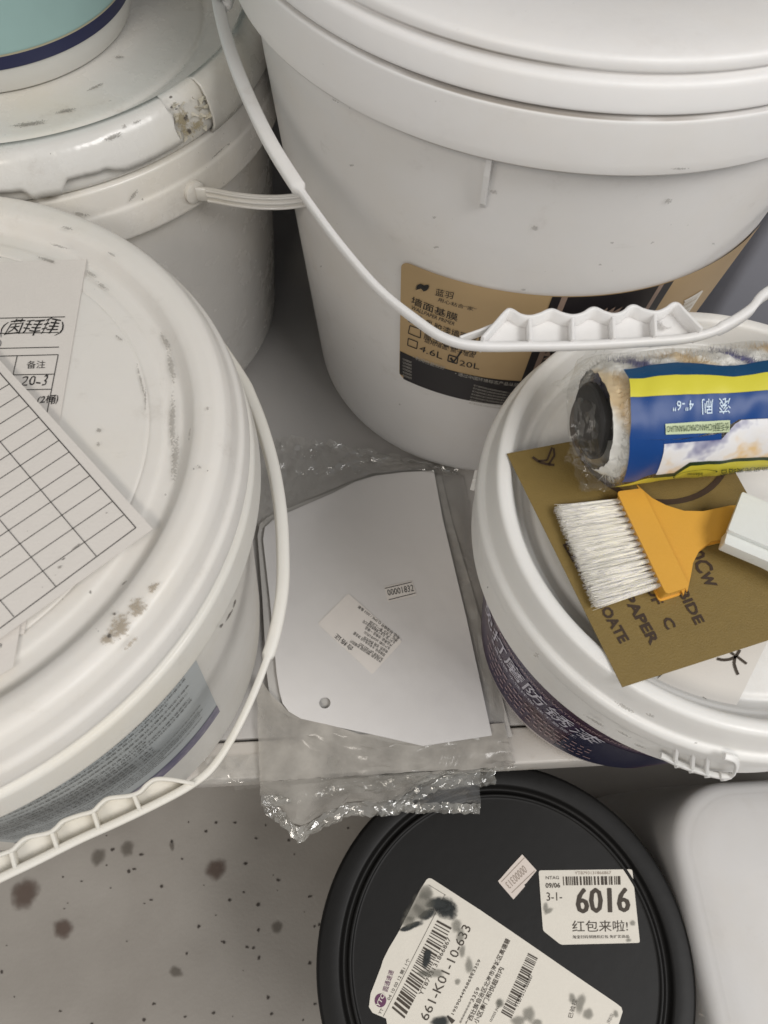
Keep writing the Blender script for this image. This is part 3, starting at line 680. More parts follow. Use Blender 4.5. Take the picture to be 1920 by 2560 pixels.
blots('scuff', PB, [((433, 1060), 10, 90, 0.0), ((440, 1150), 12, 70, 0.1), ((430, 920), 9, 60, -0.2), ((415, 860), 8, 40, -0.5), ((355, 960), 4, 60, -0.25), ((365, 1000), 3, 40, 0), ((300, 850), 16, 4, 0.7), ((258, 720), 24, 6, 0.7), ((230, 690), 20, 6, 0.6), ((120, 655), 30, 6, 0.3), ((250, 1080), 9, 8), ((248, 1115), 5, 9), ((415, 1241), 4, 4)], GR, tB, off=0.0012)
PB2 = Plane(kz(0.2254, KB))
GY2 = stain('brown_smudge', (0.34, 0.28, 0.20), 0.6, 900, 2.2)
blots('grime', PB2, [((300, 1570), 42, 34, -0.5), ((345, 1520), 34, 26, -0.7), ((270, 1600), 22, 18), ((385, 1470), 22, 14, -0.8), ((330, 1610), 30, 8, -0.7)], GY2, tB)
blots('scuff', PB2, [((288, 1537), 7, 6), ((228, 1483), 6, 7), ((275, 1592), 8, 9), ((312, 1460), 12, 4, -0.7), ((520, 1180), 3, 3), ((485, 1175), 3, 3), ((160, 1400), 10, 3, -0.5)], DK, tB, off=0.0008)
blots('scuff', PB2, [((475, 1088), 3, 24, 0.1), ((500, 1170), 9, 5, 0.5), ((520, 1025), 4, 8), ((170, 575), 18, 5, 0.2), ((280, 640), 14, 4, 0.6), ((150, 620), 34, 4, 0.3)], GR, tB, off=0.0010)
cBc = Cone(B[0], B[1], 0.1585*KB, 0.1560*KB, kz(0.1775, KB), kz(0.195, KB))
blots('scuff', cBc, [((565, 1535), 4, 24, 0.5), ((578, 1505), 4, 18, 0.3), ((545, 1560), 10, 5, -0.8)], DK, tB, off=0.0015)
cB = Cone(B[0], B[1], 0.1399*KB, 0.1500*KB, kz(0.0, KB), kz(0.175, KB))
LBL = plain('pale_blue_label', (0.44, 0.47, 0.475), 0.4, var=0.08)
lB = link('label', arcm(cB, -82, -31.5, kz(0.038, KB), kz(0.155, KB), 0.0003), LBL, tB, smooth=60, label='pale label printed with dense small text')
link('purple_stripe', arcm(cB, -82, -31.5, kz(0.0382, KB), kz(0.054, KB), 0.0006), patches('purple_print', [(0.3, (0.10, 0.10, 0.18)), (0.5, (0.16, 0.15, 0.22)), (0.7, (0.32, 0.29, 0.35))], 90, 0.4, 0.05), lB, smooth=60)
mb = MB(); rn = random.Random(9)
WORDS = '产品名称内墙乳胶漆主要成分使用方法将基面清理干净后涂刷两遍施工温度五度以上储存于阴凉干燥处保质期二十四个月执行标准注意事项避免接触皮肤和眼睛请勿食用放在儿童不能触及的地方'
def linetext(ph0, ph1, z0, h):
    n_ = int((ph1-ph0)*math.pi/180*0.134/(h*1.05)); i_ = rn.randrange(30)
    v, f = text2d((WORDS*3)[i_:i_+n_]); mb.add([cB.pos(R(ph0+(ph1-ph0)*x)*cB.r1, z0+h*y, 0.0007) for x, y in v], f)
z = kz(0.149, KB)
for k in range(17):
    if k in (3, 4, 8, 12): z -= 0.0022
    e_ = rn.choice((-36, -35, -40, -47)) if k > 1 else -35
    linetext(-80, e_, z, 0.0025 if k < 11 else 0.0018); z -= 0.0045 if k < 11 else 0.0034
link('small_print', mb.mesh(), plain('dark_small_print', (0.03, 0.03, 0.03), 0.5), lB, kind='stuff')
PBh, hB = bail(tB, B, kz(0.170, KB), 0.885, 0.20,
  [(600, 945), (628, 1000), (655, 1070), (682, 1165), (700, 1270), (707, 1370), (706, 1470), (690, 1570), (663, 1660), (625, 1755), (580, 1845), (530, 1920), (478, 1962), (400, 2005), (300, 2053), (200, 2098), (100, 2148), (0, 2196), (-60, 2225)],
  lambda t: (0.0058, 0.0080) if 0.02 < t < 0.40 else (0.0033, 0.0086), None, WB,
  ends=([(0.155, 0.019)], [(-0.136, 0.103), (-0.154, 0.056), (-0.156, 0.0)]))
flB = [(487, 1960), (430, 1950), (392, 1949), (370, 1962), (352, 1980), (325, 1990), (276, 1996), (255, 2010), (236, 2028), (202, 2038), (164, 2052), (145, 2070), (125, 2082), (75, 2093), (52, 2110), (37, 2124), (0, 2138), (-60, 2160)]
grip(PBh, hB, flB, [((335, 1985), (352, 2026)), ((236, 2030), (250, 2072)), ((133, 2078), (148, 2120)), ((33, 2126), (44, 2168))], flB+[(-60, 2222), (0, 2196), (200, 2098), (400, 2005)], WB, th=0.0016, hh=0.012, side=0.0025)
# sheets of paper
def sheet(name, label, pts, z, th=0.0003):
    t = link(name, poly_on(Plane(z), pts, 0.0, th), PAPER); t['label'] = label; t['category'] = 'paper'; return t
s1 = sheet('paper_sheet', 'delivery form with handwriting partly under the blank table sheet on the left lid', [(216, 648), (150, 1044), (60, 1585), (-500, 1640), (-420, 668)], kz(0.2183, KB))
P1 = Plane(kz(0.2183, KB))
mb = MB(); z1 = lambda x, y: (0.1989*x, 640+0.1989*y)
for a, b_ in (((-600, 800), (820, 770)), ((-600, 990), (740, 965)), ((-600, 1180), (745, 1150)), ((-600, 1280), (735, 1245)), ((735, 1245), (605, 1920)), ((605, 1920), (560, 2160)), ((220, 1255), (180, 1440)), ((180, 1440), (140, 1700)), ((-600, 1512), (690, 1490)), ((-600, 1700), (645, 1680))):
    line_(mb, P1, z1(*a), z1(*b_), 2.0)
text4(mb, P1, '备注', z1(345, 1325), z1(578, 1318), z1(568, 1415), z1(335, 1422))
link('table_print', mb.mesh(), INK, s1)
mb = MB()
text4(mb, P1, '(茵拜拜)', z1(40, 805), z1(815, 790), z1(770, 1000), z1(0, 1030), shear=0.25, hand=1)
text4(mb, P1, '20-3', z1(270, 1515), z1(615, 1505), z1(605, 1630), z1(260, 1640), shear=0.2, hand=1)
text4(mb, P1, '(2桶)', z1(480, 1755), z1(750, 1745), z1(730, 1870), z1(470, 1880), bold=0.012, shear=0.1, hand=1)
text4(mb, P1, ')', z1(0, 1060), z1(25, 1055), z1(15, 1150), z1(-10, 1155))
link('handwriting', mb.mesh(), PEN, s1, kind='stuff')
Z2 = kz(0.2222, KB)
s2 = sheet('paper_sheet', 'blank ruled table sheet lying diagonally on top of the delivery form', [(382, 1322), (0, 1596), (-560, 1990), (-960, 1180), (-500, 350)], Z2)
P2 = Plane(Z2); mb = MB()
g4 = lambda x, y: (0.4822*x, 600+0.4822*y)
o1, o0 = (340, 1320), (0, 933)
dl = Vector((340, 387)).normalized(); dr = Vector((-340, 252))
line_(mb, P2, Vector(o1)-dl*1250, o1, 2.2); line_(mb, P2, o1, Vector(o1)+dr*2.0, 2.2)
for p in ((241, 1391), (140, 1467), (36, 1543), (-70, 1622), (-170, 1695)): line_(mb, P2, Vector(p)-Vector((241, 287))*3.2, p, 1.8)
rows = [(643, 1427), (582, 1358), (523, 1292), (467, 1224), (412, 1165), (358, 1102), (305, 1042), (252, 982), (203, 920), (150, 862), (100, 808), (50, 748), (0, 692), (-50, 635), (-98, 580)]
for i, (x, y) in enumerate(rows):
    p = Vector(g4(x, y)); line_(mb, P2, p, p+Vector((-340, 236-i*2.5))*2.0, 1.8)
link('table_print', mb.mesh(), INK, s2)
blots('scuff', P2, [((190, 1370), 22, 3, -0.7), ((150, 1420), 10, 4, -0.5), ((108, 1470), 2.5, 2.5), ((70, 1330), 2, 2), ((268, 1285), 3, 3), ((158, 1500), 3, 3), ((140, 1440), 2, 2)], GR, s2)
s3 = sheet('paper_strip', 'narrow strip of paper showing below the blank table sheet on the left lid', [(50, 1560), (46, 1590), (32, 1668), (-20, 1700), (-30, 1590)], kz(0.2192, KB))
mb = MB(); text_(mb, Plane(kz(0.2192, KB)), '年 月', (-20, 1612), (3, 1620), 10); link('lettering', mb.mesh(), INK, s3, kind='stuff')

# ------------------------------------------------------------------ bucket C : small bucket on the right with tools on top
C = (0.1797, 0.0538)
WC = white('tub_bright_white', (0.76, 0.75, 0.725), 0.36, 0.12, specks=0.5, seed=41)
tC = thing('paint_bucket', 'small white bucket with purple label, roller and brush lying on its lid', 'bucket', (C[0], C[1], 0))
link('bucket_body', lathe(bodyprof(0.0839, 0.1035, 0.158, 0.006), C, 180), plain('pinkish_film_white', (0.60, 0.54, 0.52), 0.3, var=0.04), tC, smooth=40)
link('collar', lathe(rnd([(0.098, 0.1531), (0.1116, 0.1528), (0.1122, 0.1545), (0.1120, 0.1760), (0.1105, 0.1775), (0.098, 0.1778)], 0.001), C, 180), WC, tC, smooth=40)
link('bucket_lid', lathe(rnd([(0.098, 0.1768), (0.1135, 0.1770), (0.1142, 0.1790), (0.1142, 0.1875), (0.1128, 0.1895), (0.1106, 0.1902), (0.1092, 0.1985), (0.1078, 0.2040), (0.1064, 0.2051), (0.1030, 0.2052), (0.1012, 0.2040), (0.0978, 0.1945), (0.0964, 0.1925), (0.0945, 0.1922), (0.0930, 0.1905), (0.0895, 0.1885), (0.0870, 0.1900), (0.0, 0.1900)], 0.0011), C, 200), WC, tC, smooth=40)
cC = Cone(C[0], C[1], 0.0839, 0.1033, 0.0, 0.153)
PUR = patches('purple_red_gradient', [(0.3, (0.016, 0.014, 0.055)), (0.45, (0.035, 0.014, 0.055)), (0.6, (0.06, 0.022, 0.035)), (0.75, (0.05, 0.045, 0.055))], 14, 0.33, 0.02); PUR.node_tree.nodes['Principled BSDF'].inputs['Specular IOR Level'].default_value = 0.25
lC = link('label', arcm(cC, -186, -92, 0.016, 0.128, 0.0003), PUR, tC, smooth=60, label='dark purple label with white lettering')
link('navy_print', arcm(cC, -126, -96, 0.018, 0.100, 0.0005), plain('navy_deep', (0.010, 0.011, 0.045), 0.35, spec=0.25), lC, smooth=60)
def arctext(cone, s_, ph0, ph1, z0, z1, off=0.0008, slant=0.0, mb=None, **k):
    v, f = text2d(s_, **k); mb.add([cone.pos(R(ph0+(ph1-ph0)*(x+slant*y))*cone.r1, z0+(z1-z0)*y, off) for x, y in v], f)
mb = MB(); arctext(cC, '免打磨防锈漆', -178, -119, 0.082, 0.104, mb=mb, bold=0.004, slant=0.02)
arctext(cC, '金属防锈 水性环保 快干易施工', -168, -124, 0.073, 0.079, mb=mb)
link('lettering', mb.mesh(), plain('lilac_print', (0.58, 0.56, 0.64), 0.4), lC)
mb = MB(); arctext(cC, 'MIANDAMOFANGXIUQI WATERBORNE ANTIRUST PAINT', -166, -100, 0.108, 0.1125, mb=mb)
for k in range(4):
    z = 0.060-0.0095*k; ph = -172+2*k
    while ph < -118+k:
        w_ = rn.uniform(1.2, 3.0); v, f = arc_rect(cC, ph, ph+w_, z, z+0.0022, 0.0008, nx=2); mb.add(v, f); ph += w_+rn.uniform(0.7, 1.6)
link('small_print', mb.mesh(), plain('pink_print', (0.42, 0.28, 0.30), 0.4), lC, kind='stuff')
mb = MB(); rn = random.Random(5)
for k in range(30):
    ph = -150+k*1.6+rn.uniform(-.6, .6); h_ = rn.uniform(0.001, 0.006); v, f = arc_rect(cC, ph, ph+1.7, 0.126-h_, 0.1283, 0.0009, nx=2); mb.add(v, f)
link('torn_print', mb.mesh(), BLK, lC)
# lid sticker and marks
PC = Plane(0.1900)
tr = link('lid_sticker', poly_on(PC, [(1640, 1700), (1700, 1650), (1925, 1560), (1925, 1590), (1840, 1765), (1790, 1772), (1720, 1755)], 0.0003), plain('translucent_sticker', (0.66, 0.63, 0.585), 0.45), tC)
mb = MB(); t7 = lambda x, y: (1700+0.1326*x, 1560+0.1326*y)
def stroke(mb, surf, pts, wpx, off=0.0007):
    for a, b_ in zip(pts, pts[1:]): line_(mb, surf, a, b_, wpx, off)
stroke(mb, PC, [t7(1120, 500), t7(1060, 600), t7(1000, 650), t7(920, 680), t7(800, 690), t7(690, 665)], 7)
stroke(mb, PC, [t7(1030, 610), t7(1010, 760), t7(1040, 860), t7(1085, 965)], 7)
stroke(mb, PC, [t7(1050, 610), t7(1140, 680), t7(1245, 760)], 6); stroke(mb, PC, [t7(945, 545), t7(1010, 590)], 6)
text4(mb, PC, '夏季配方', t7(420, 1370), t7(900, 1640), t7(850, 1760), t7(350, 1470), 0.0006)
link('lettering', mb.mesh(), INKB, tr)
# ear on the left, latch on the lower right
a = R(168); er = Vector((math.cos(a), math.sin(a), 0)); et = Vector((-math.sin(a), math.cos(a), 0))
pc = Vector((C[0], C[1], 0.166)); mb = MB()
p0 = Vector((*Plane(0.168).inv((1190, 1196)), 0.168))
er = (p0-Vector((C[0], C[1], 0.168))); er.z = 0; rr0 = er.length; er.normalize(); et = Vector((-er.y, er.x, 0))
mb.box(Vector((C[0], C[1], 0.168))+er*(0.5*(0.111+rr0)), er*(rr0-0.111)*0.5, et*0.0022, Vector((0, 0, 0.002)))
mb.box(Vector((C[0], C[1], 0.166))+er*(rr0+0.0004), er*0.0011, et*0.0030, Vector((0, 0, 0.0052)))
link('ear', mb.mesh(), WC, tC)
cCo = Cone(C[0], C[1], 0.1150, 0.1150, 0.10, 0.20)
def onC(p, off=0): return cCo.pos(*cCo.inv(p), off)
mb = MB()
low = [onC(p) for p in ((1652, 1888), (1700, 1911), (1750, 1928), (1800, 1940), (1826, 1941))]
sweep(smooth_line(low, 3), (0, 0, 1), 0.0024, 0.0026, mb)
sweep(smooth_line([onC(p) for p in ((1800, 1938), (1828, 1938), (1841, 1922), (1838, 1900), (1810, 1890))], 4), Vector((0, -0.3, 1)), 0.0026, 0.0028, mb)
for a_, b_ in (((1690, 1874), (1688, 1905)), ((1732, 1887), (1730, 1921)), ((1768, 1895), (1766, 1932))): sweep([onC(a_, -0.002), onC(b_)], Vector((0, -1, 0.3)), 0.0016, 0.002, mb)
for p in ((1695, 1911), (1731, 1924), (1770, 1936), (1810, 1944)): q = onC(p); mb.box(q, (0.0012, 0, 0), (0, 0.0012, 0), (0, 0, 0.0016))
link('lid_latch', mb.mesh(), WC, tC, smooth=40)
cCc = Cone(C[0], C[1], 0.1142, 0.1142, 0.179, 0.188)
blots('scuff', cCc, [((1490, 1800), 40, 4, 0.55), ((1560, 1830), 30, 3, 0.5), ((1600, 1860), 20, 4, 0.4), ((1740, 1852), 6, 3), ((1224, 1467), 3, 3)], GR, tC, off=0.0008)
blots('scuff', Plane(0.2052), [((1625, 1790), 16, 5, 0.4), ((1560, 1770), 40, 6, 0.5), ((1340, 1640), 8, 10)], GR, tC, off=0.0008)

# ------------------------------------------------------------------ sandpaper sheet
ZS = 0.2062
SP = Plane(ZS)
m_s = plain('brown_sandpaper_back', (0.185, 0.125, 0.032), 0.62, 0.25, 1400, 0.10)
sp_ = link('sandpaper_sheet', poly_on(SP, [(1267, 1134), (1556, 1718), (1935, 1596), (2050, 1560), (1760, 1040)], 0.0, 0.00035), m_s)
sp_['label'] = 'brown waterproof sandpaper sheet with dark lettering under the brush'; sp_['category'] = 'sandpaper'
mb = MB(); t4 = lambda x, y: (1250+0.4039*x, 1080+0.4038*y)
def sptext(s_, a, b_, h, **k): text_(mb, SP, s_, t4(*a), t4(*b_), h, 0.0003, **k)
# lines run down to the right; the letters' tops face up-right
sptext('ELECTRO COATE', (385, 700), (745, 1320), 27, bold=0.035, shear=0.1)
sptext('ABRASIVE PAPER', (490, 560), (930, 1325), 27, bold=0.035, shear=0.1)
sptext('WATERPROOF   C', (640, 480), (1035, 1235), 26, bold=0.03, shear=0.1)
sptext('SILICON CARBIDE', (790, 430), (1212, 1205), 26, bold=0.03, shear=0.1)
sptext('CC80Cw', (1040, 560), (1290, 985), 40, bold=0.02, shear=0.3)
link('lettering', mb.mesh(), plain('dark_brown_print', (0.035, 0.018, 0.008), 0.6), sp_)
mb = MB(); cx, cy = SP.inv((1625, 1085)); rx = (Vector(SP.inv((1425, 1085)))-Vector((cx, cy))).length
ring_on(mb, SP, cx, cy, rx*0.93, rx, 0.0004, 60); ring_on(mb, SP, cx+0.002, cy+0.001, rx*0.80, rx*0.96, 0.00045, 30, 2.95, 3.95)
stroke(mb, SP, [t4(200, 160), t4(240, 190), t4(290, 205), t4(335, 210)], 6); stroke(mb, SP, [t4(235, 185), t4(290, 180), t4(320, 100)], 5)
stroke(mb, SP, [t4(300, 205), t4(335, 150), t4(330, 105)], 5)
link('emblem_print', mb.mesh(), plain('dark_brown_print_2', (0.045, 0.024, 0.011), 0.6), sp_)

# ------------------------------------------------------------------ brush
ZB = 0.2105
BP = Plane(ZB)
ORANGE = plain('orange_plastic', (0.66, 0.345, 0.05), 0.38, 0.08, 700, 0.05)
tb = thing('paint_brush', 'flat brush with orange handle and white bristles lying on the sandpaper', 'brush', (*BP.inv((1620, 1350)), ZS))
hp = [(1603, 1226), (1628, 1248), (1665, 1267), (1710, 1281), (1760, 1282), (1825, 1268), (1900, 1262), (1960, 1262), (1960, 1345), (1880, 1340), (1815, 1341), (1775, 1350), (1745, 1372), (1728, 1405), (1722, 1440), (1716, 1466), (1680, 1400), (1640, 1310)]
me = poly_on(Plane(ZB+0.0015), hp, 0.0, 0.0045)
bm = bmesh.new(); bm.from_mesh(me); bmesh.ops.bevel(bm, geom=[e for e in bm.edges if abs(e.verts[0].co.z-e.verts[1].co.z) < 1e-6], offset=0.0008, segments=2, affect='EDGES'); bm.to_mesh(me); bm.free()
link('brush_handle', me, ORANGE, tb, smooth=40)
fe = [(1548, 1232), (1603, 1225), (1718, 1464), (1668, 1480)]
me = poly_on(Plane(ZB+0.0045), rounded(fe, 5, 3), 0.0, 0.0088)
bm = bmesh.new(); bm.from_mesh(me); bmesh.ops.bevel(bm, geom=[e for e in bm.edges if abs(e.verts[0].co.z-e.verts[1].co.z) < 1e-6], offset=0.0008, segments=2, affect='EDGES'); bm.to_mesh(me); bm.free()
link('ferrule', me, ORANGE, tb, smooth=40)
mb = MB(); rn = random.Random(12)
r0, r1_ = Vector((1556, 1244)), Vector((1662, 1474)); q0, q1 = Vector((1383, 1264)), Vector((1486, 1520))
NT = 15
for k in range(NT):
    ra_, rb2 = r0.lerp(r1_, (k+0.5)/NT*0.97), q0.lerp(q1, (k+0.5)/NT*0.99)
    pts_ = [Vector((*BP.inv(ra_.lerp(rb2, u_)), ZB-0.0006)) for u_ in (0, 0.15, 0.35, 0.55, 0.75, 0.92)]
    sweep(pts_, (0, 0, 1), [0.0016, 0.0021, 0.0027, 0.0030, 0.0029, 0.0016], [0.0030, 0.0032, 0.0030, 0.0024, 0.0016, 0.0006], mb)
    for row in range(2):
        t = (k+0.25+0.5*row)/NT*0.97
        root = Vector((*BP.inv(r0.lerp(r1_, t)), ZB+(0.0012 if row else -0.0016)))
        for h_ in range(70):
            dt = rn.gauss(0, 0.016); L_ = rn.uniform(0.90, 1.0)
            tip_px = q0.lerp(q1, min(1.0, max(0.0, t+dt+0.015))); rp = r0.lerp(r1_, min(1, max(0, t+rn.gauss(0, 0.0058))))
            tp_ = rp.lerp(tip_px, L_)
            a = Vector((*BP.inv(rp), root.z+rn.uniform(-0.001, 0.001))); e = Vector((*BP.inv(tp_), ZB-0.0005+rn.uniform(-0.0028, 0.0022)))
            md = a.lerp(e, 0.5)+Vector((rn.uniform(-1, 1), rn.uniform(-1, 1), rn.uniform(0, 1)))*0.00035
            w1, w2, w3 = 0.00026, 0.00027, 0.00007; v = []
            d = (e-a).normalized(); sd = d.cross(Vector((0, 0, 1))).normalized(); up_ = Vector((0, 0, 1))
            for p, w_ in ((a, w1), (md, w2), (e, w3)): v += [p+sd*w_, p-sd*w_*0.5+up_*w_*0.8, p-sd*w_*0.5-up_*w_*0.8]
            f = [(3*j+i, 3*j+(i+1) % 3, 3*j+3+(i+1) % 3, 3*j+3+i) for j in range(2) for i in range(3)]
            mb.add(v, f)
NY = plain('white_nylon', (0.90, 0.87, 0.79), 0.5, var=0.03); NY.node_tree.nodes['Principled BSDF'].inputs['Subsurface Weight'].default_value = 0.7; NY.node_tree.nodes['Principled BSDF'].inputs['Subsurface Radius'].default_value = (0.004, 0.004, 0.003)
link('bristles', mb.mesh(), NY, tb, kind='stuff')

# ------------------------------------------------------------------ white plastic scraper piece at the right edge
WH = white('milky_plastic', (0.72, 0.74, 0.71), 0.3, 0.1, seed=51)
tw = thing('plastic_spatula', 'pale white plastic spatula lying across the orange brush handle at the right edge', 'spatula', (*Plane(0.22).inv((1880, 1320)), ZB+0.003))
me = poly_on(Plane(0.2235), rounded([(1856, 1229), (1925, 1258), (2050, 1310), (2030, 1420), (1925, 1368), (1820, 1324)], 5, 3), 0.0, 0.0022)
link('blade', me, WH, tw, smooth=30)
me = poly_on(Plane(0.2210), rounded([(1820, 1324), (1925, 1368), (2030, 1420), (2020, 1455), (1920, 1404), (1811, 1358)], 4, 3), 0.0, 0.006)
link('backing', me, WH, tw, smooth=30)

# ------------------------------------------------------------------ wrapped paint roller
def PT(p, z): return Vector((*Plane(z).inv(p), z))
ZR = 0.2345
ra, rb_ = PT((1480, 1052), ZR), PT((1920, 1010), ZR)
ax = (rb_-ra).normalized(); ra = ra+ax*0.0
TR_ = Tube(ra, ax, 0.0245)
tR = thing('paint_roller', 'fluffy paint roller sleeve in a clear bag printed blue and yellow', 'roller', (ra.x, ra.y, ZS))
NAP, N, L, b = mat('striped_roller_nap')
tc = N.new('ShaderNodeTexCoord'); dn = N.new('ShaderNodeTexNoise'); dn.inputs['Scale'].default_value = 90; dn.inputs['Detail'].default_value = 4; L.new(tc.outputs['Object'], dn.inputs['Vector'])
sp2 = N.new('ShaderNodeVectorMath'); sp2.operation = 'DOT_PRODUCT'; L.new(tc.outputs['Object'], sp2.inputs[0]); q_ = TR_.e*1.0+TR_.m*0.55; sp2.inputs[1].default_value = tuple(q_)
ma = N.new('ShaderNodeMath'); ma.operation = 'MULTIPLY_ADD'; ma.inputs[1].default_value = 0.012; L.new(dn.outputs[0], ma.inputs[0]); L.new(sp2.outputs['Value'], ma.inputs[2])
md_ = N.new('ShaderNodeMath'); md_.operation = 'MULTIPLY'; md_.inputs[1].default_value = 1/0.042; L.new(ma.outputs[0], md_.inputs[0])
fr_ = N.new('ShaderNodeMath'); fr_.operation = 'FRACT'; L.new(md_.outputs[0], fr_.inputs[0])
cr = N.new('ShaderNodeValToRGB'); e = cr.color_ramp.elements; W_ = (0.88, 0.87, 0.84, 1)
e[0].position = 0.0; e[0].color = W_; e[1].position = 1.0; e[1].color = W_
for p_, c_ in ((0.10, (0.78, 0.62, 0.40, 1)), (0.30, (0.80, 0.66, 0.45, 1)), (0.40, W_), (0.60, W_), (0.66, (0.13, 0.13, 0.28, 1)), (0.72, (0.16, 0.16, 0.32, 1)), (0.80, W_)):
    x = e.new(p_); x.color = c_
L.new(fr_.outputs[0], cr.inputs[0]); L.new(cr.outputs[0], b.inputs['Base Color']); b.inputs['Roughness'].default_value = 0.9; b.inputs['Specular IOR Level'].default_value = 0.1
b.inputs['Subsurface Weight'].default_value = 0.4; b.inputs['Subsurface Radius'].default_value = (0.004, 0.004, 0.004)
v, f = [], []; nu, nv = 150, 96
for i in range(nu+1):
    u_ = 0.0005+0.145*i/nu
    for j in range(nv):
        th = 2*math.pi*j/nv; e_ = min(1, (u_+0.0005)/0.007); rr = 0.0238*(0.80+0.20*e_**0.5)+0.0016*wav(u_, math.cos(th)*0.03, math.sin(th)*0.03, 160)+0.0008*wav(u_, math.cos(th)*0.03, math.sin(th)*0.03, 500)
        v.append(TR_.o+TR_.e*u_+TR_.n*math.cos(th)*rr+TR_.m*math.sin(th)*rr)
for i in range(nu):
    for j in range(nv): f.append((i*nv+j, i*nv+(j+1) % nv, (i+1)*nv+(j+1) % nv, (i+1)*nv+j))
link('sleeve', mesh(v, f), NAP, tR, smooth=80)
# nap fibres
mb = MB(); rn = random.Random(8)
for k in range(14000):
    u_ = rn.uniform(0.003, 0.105); th = rn.uniform(-math.pi*0.7, math.pi*0.7); n_ = TR_.n*math.cos(th)+TR_.m*math.sin(th); p = TR_.o+TR_.e*u_+n_*0.0225
    d = (n_+Vector((rn.gauss(0, 1), rn.gauss(0, 1), rn.gauss(0, 1)))*0.55).normalized()*rn.uniform(0.003, 0.0062); s_ = d.cross(TR_.e).normalized()*0.00022
    mb.add([p+s_, p-s_, p+d], [(0, 1, 2)])
link('nap_fibres', mb.mesh(), NAP, tR, kind='stuff')
def disc(c, n_, r_, th_, seg=40, hole=0.0):
    n_ = n_.normalized(); a_ = n_.cross(Vector((0, 0, 1))).normalized(); b_ = n_.cross(a_); mbx = MB()
    prof = [(hole, 0), (r_-0.001, 0), (r_, 0.001), (r_, th_), (hole, th_)]
    v = [c+n_*z+(a_*math.cos(2*math.pi*i/seg)+b_*math.sin(2*math.pi*i/seg))*q for q, z in prof for i in range(seg)]
    f = [(k*seg+i, k*seg+(i+1) % seg, (k+1)*seg+(i+1) % seg, (k+1)*seg+i) for k in range(len(prof)-1) for i in range(seg)]
    f.append(tuple(4*seg+i for i in range(seg))) if hole else None
    mbx.add(v, f); return mbx.mesh()
link('end_cap', disc(TR_.o-TR_.e*0.0022, TR_.e, 0.0162, 0.003, hole=0.004), plain('black_rubber', (0.02, 0.018, 0.017), 0.5, 0.1), tR, smooth=40)
link('core', disc(TR_.o-TR_.e*0.0035, TR_.e, 0.009, 0.08), plain('dark_core', (0.05, 0.045, 0.042), 0.6), tR, smooth=40)
# printed part of the bag, curved round the sleeve
TW = Tube(ra, ax, 0.0272)
def wobT(a, th): return 0.0010*wav(a, th*0.02, 0, 55, 3)+0.0005*wav(a, th*0.02, 0, 160, 9)
TW.wob = wobT
zz3 = lambda x, y: (1380+0.3255*x, 820+0.3255*y)
def band_on(top, bot, off, nx=60, ny=10):
    """strip between two photo polylines on the wrapper"""
    def at(pl_, s_):
        k = s_*(len(pl_)-1); i = min(int(k), len(pl_)-2); return Vector(pl_[i]).lerp(Vector(pl_[i+1]), k-i)
    qt = [TW.inv(at(top, i/nx)) for i in range(nx+1)]; qb = [TW.inv(at(bot, i/nx)) for i in range(nx+1)]; v, f = [], []
    for j in range(ny+1):
        for i in range(nx+1):
            t = j/ny; v.append(TW.pos(qt[i][0]*(1-t)+qb[i][0]*t, qt[i][1]*(1-t)+qb[i][1]*t, off))
    for j in range(ny):
        for i in range(nx): k = j*(nx+1)+i; f.append((k, k+nx+1, k+nx+2, k+1))
    return mesh(v, f)
def glossy(name, col, rough=0.22): 
    m = plain(name, col, rough, 0.15, 90, 0.08); return m
def glossy(name, col, rough=0.36): return plain(name, col, rough, 0.08, 90, 0.08, spec=0.28)
NAVY = glossy('navy_film_print', (0.010, 0.055, 0.13)); BLUE = glossy('blue_film_print', (0.006, 0.048, 0.20)); YEL = glossy('yellow_film_print', (0.60, 0.55, 0.055)); DGR = glossy('dark_green_print', (0.012, 0.035, 0.012))
FLM_ = film('bag_film', 0.012, tint=(0.95, 0.94, 0.91), bump=0.10, scale=40, rough=0.05, fk=0.08, k0=0.004)
v, f = [], []; nu, nv = 170, 90
for i in range(nu+1):
    u_ = -0.016+0.165*i/nu
    for j in range(nv+1):
        th = -math.pi*0.62+math.pi*1.24*j/nv; e_ = max(0.0, min(1, (u_+0.016)/0.020)); s_ = e_*e_*(3-2*e_)
        rr = 0.0272*(0.62+0.38*s_)+wobT(u_, th)+(0.0012*wav(u_, th*0.02, 1, 90, 3)+0.0009*wav(u_, th*0.02, 1, 260, 9))*(1-s_)*1.5
        p = TR_.o+TR_.e*u_+TR_.n*math.cos(th)*rr+TR_.m*math.sin(th)*rr
        v.append(p)
for i in range(nu):
    for j in range(nv): f.append((i*(nv+1)+j, i*(nv+1)+j+1, (i+1)*(nv+1)+j+1, (i+1)*(nv+1)+j))
wr = link('wrapper', mesh(v, f), FLM_, tR, smooth=35, label='clear bag printed blue and yellow')
Q = zz3
link('navy_band', band_on([Q(545, 322), Q(700, 303), Q(950, 280), Q(1200, 290), Q(1400, 298), Q(1659, 265), Q(1900, 240)], [Q(590, 392), Q(700, 388), Q(950, 370), Q(1200, 368), Q(1400, 378), Q(1659, 352), Q(1900, 330)], 0.0009), NAVY, wr, smooth=80)
link('yellow_band', band_on([Q(590, 393), Q(700, 389), Q(950, 371), Q(1200, 369), Q(1400, 379), Q(1659, 353), Q(1900, 331)], [Q(598, 532), Q(900, 520), Q(1100, 512), Q(1400, 500), Q(1659, 482), Q(1900, 465)], 0.0009), YEL, wr, smooth=80)
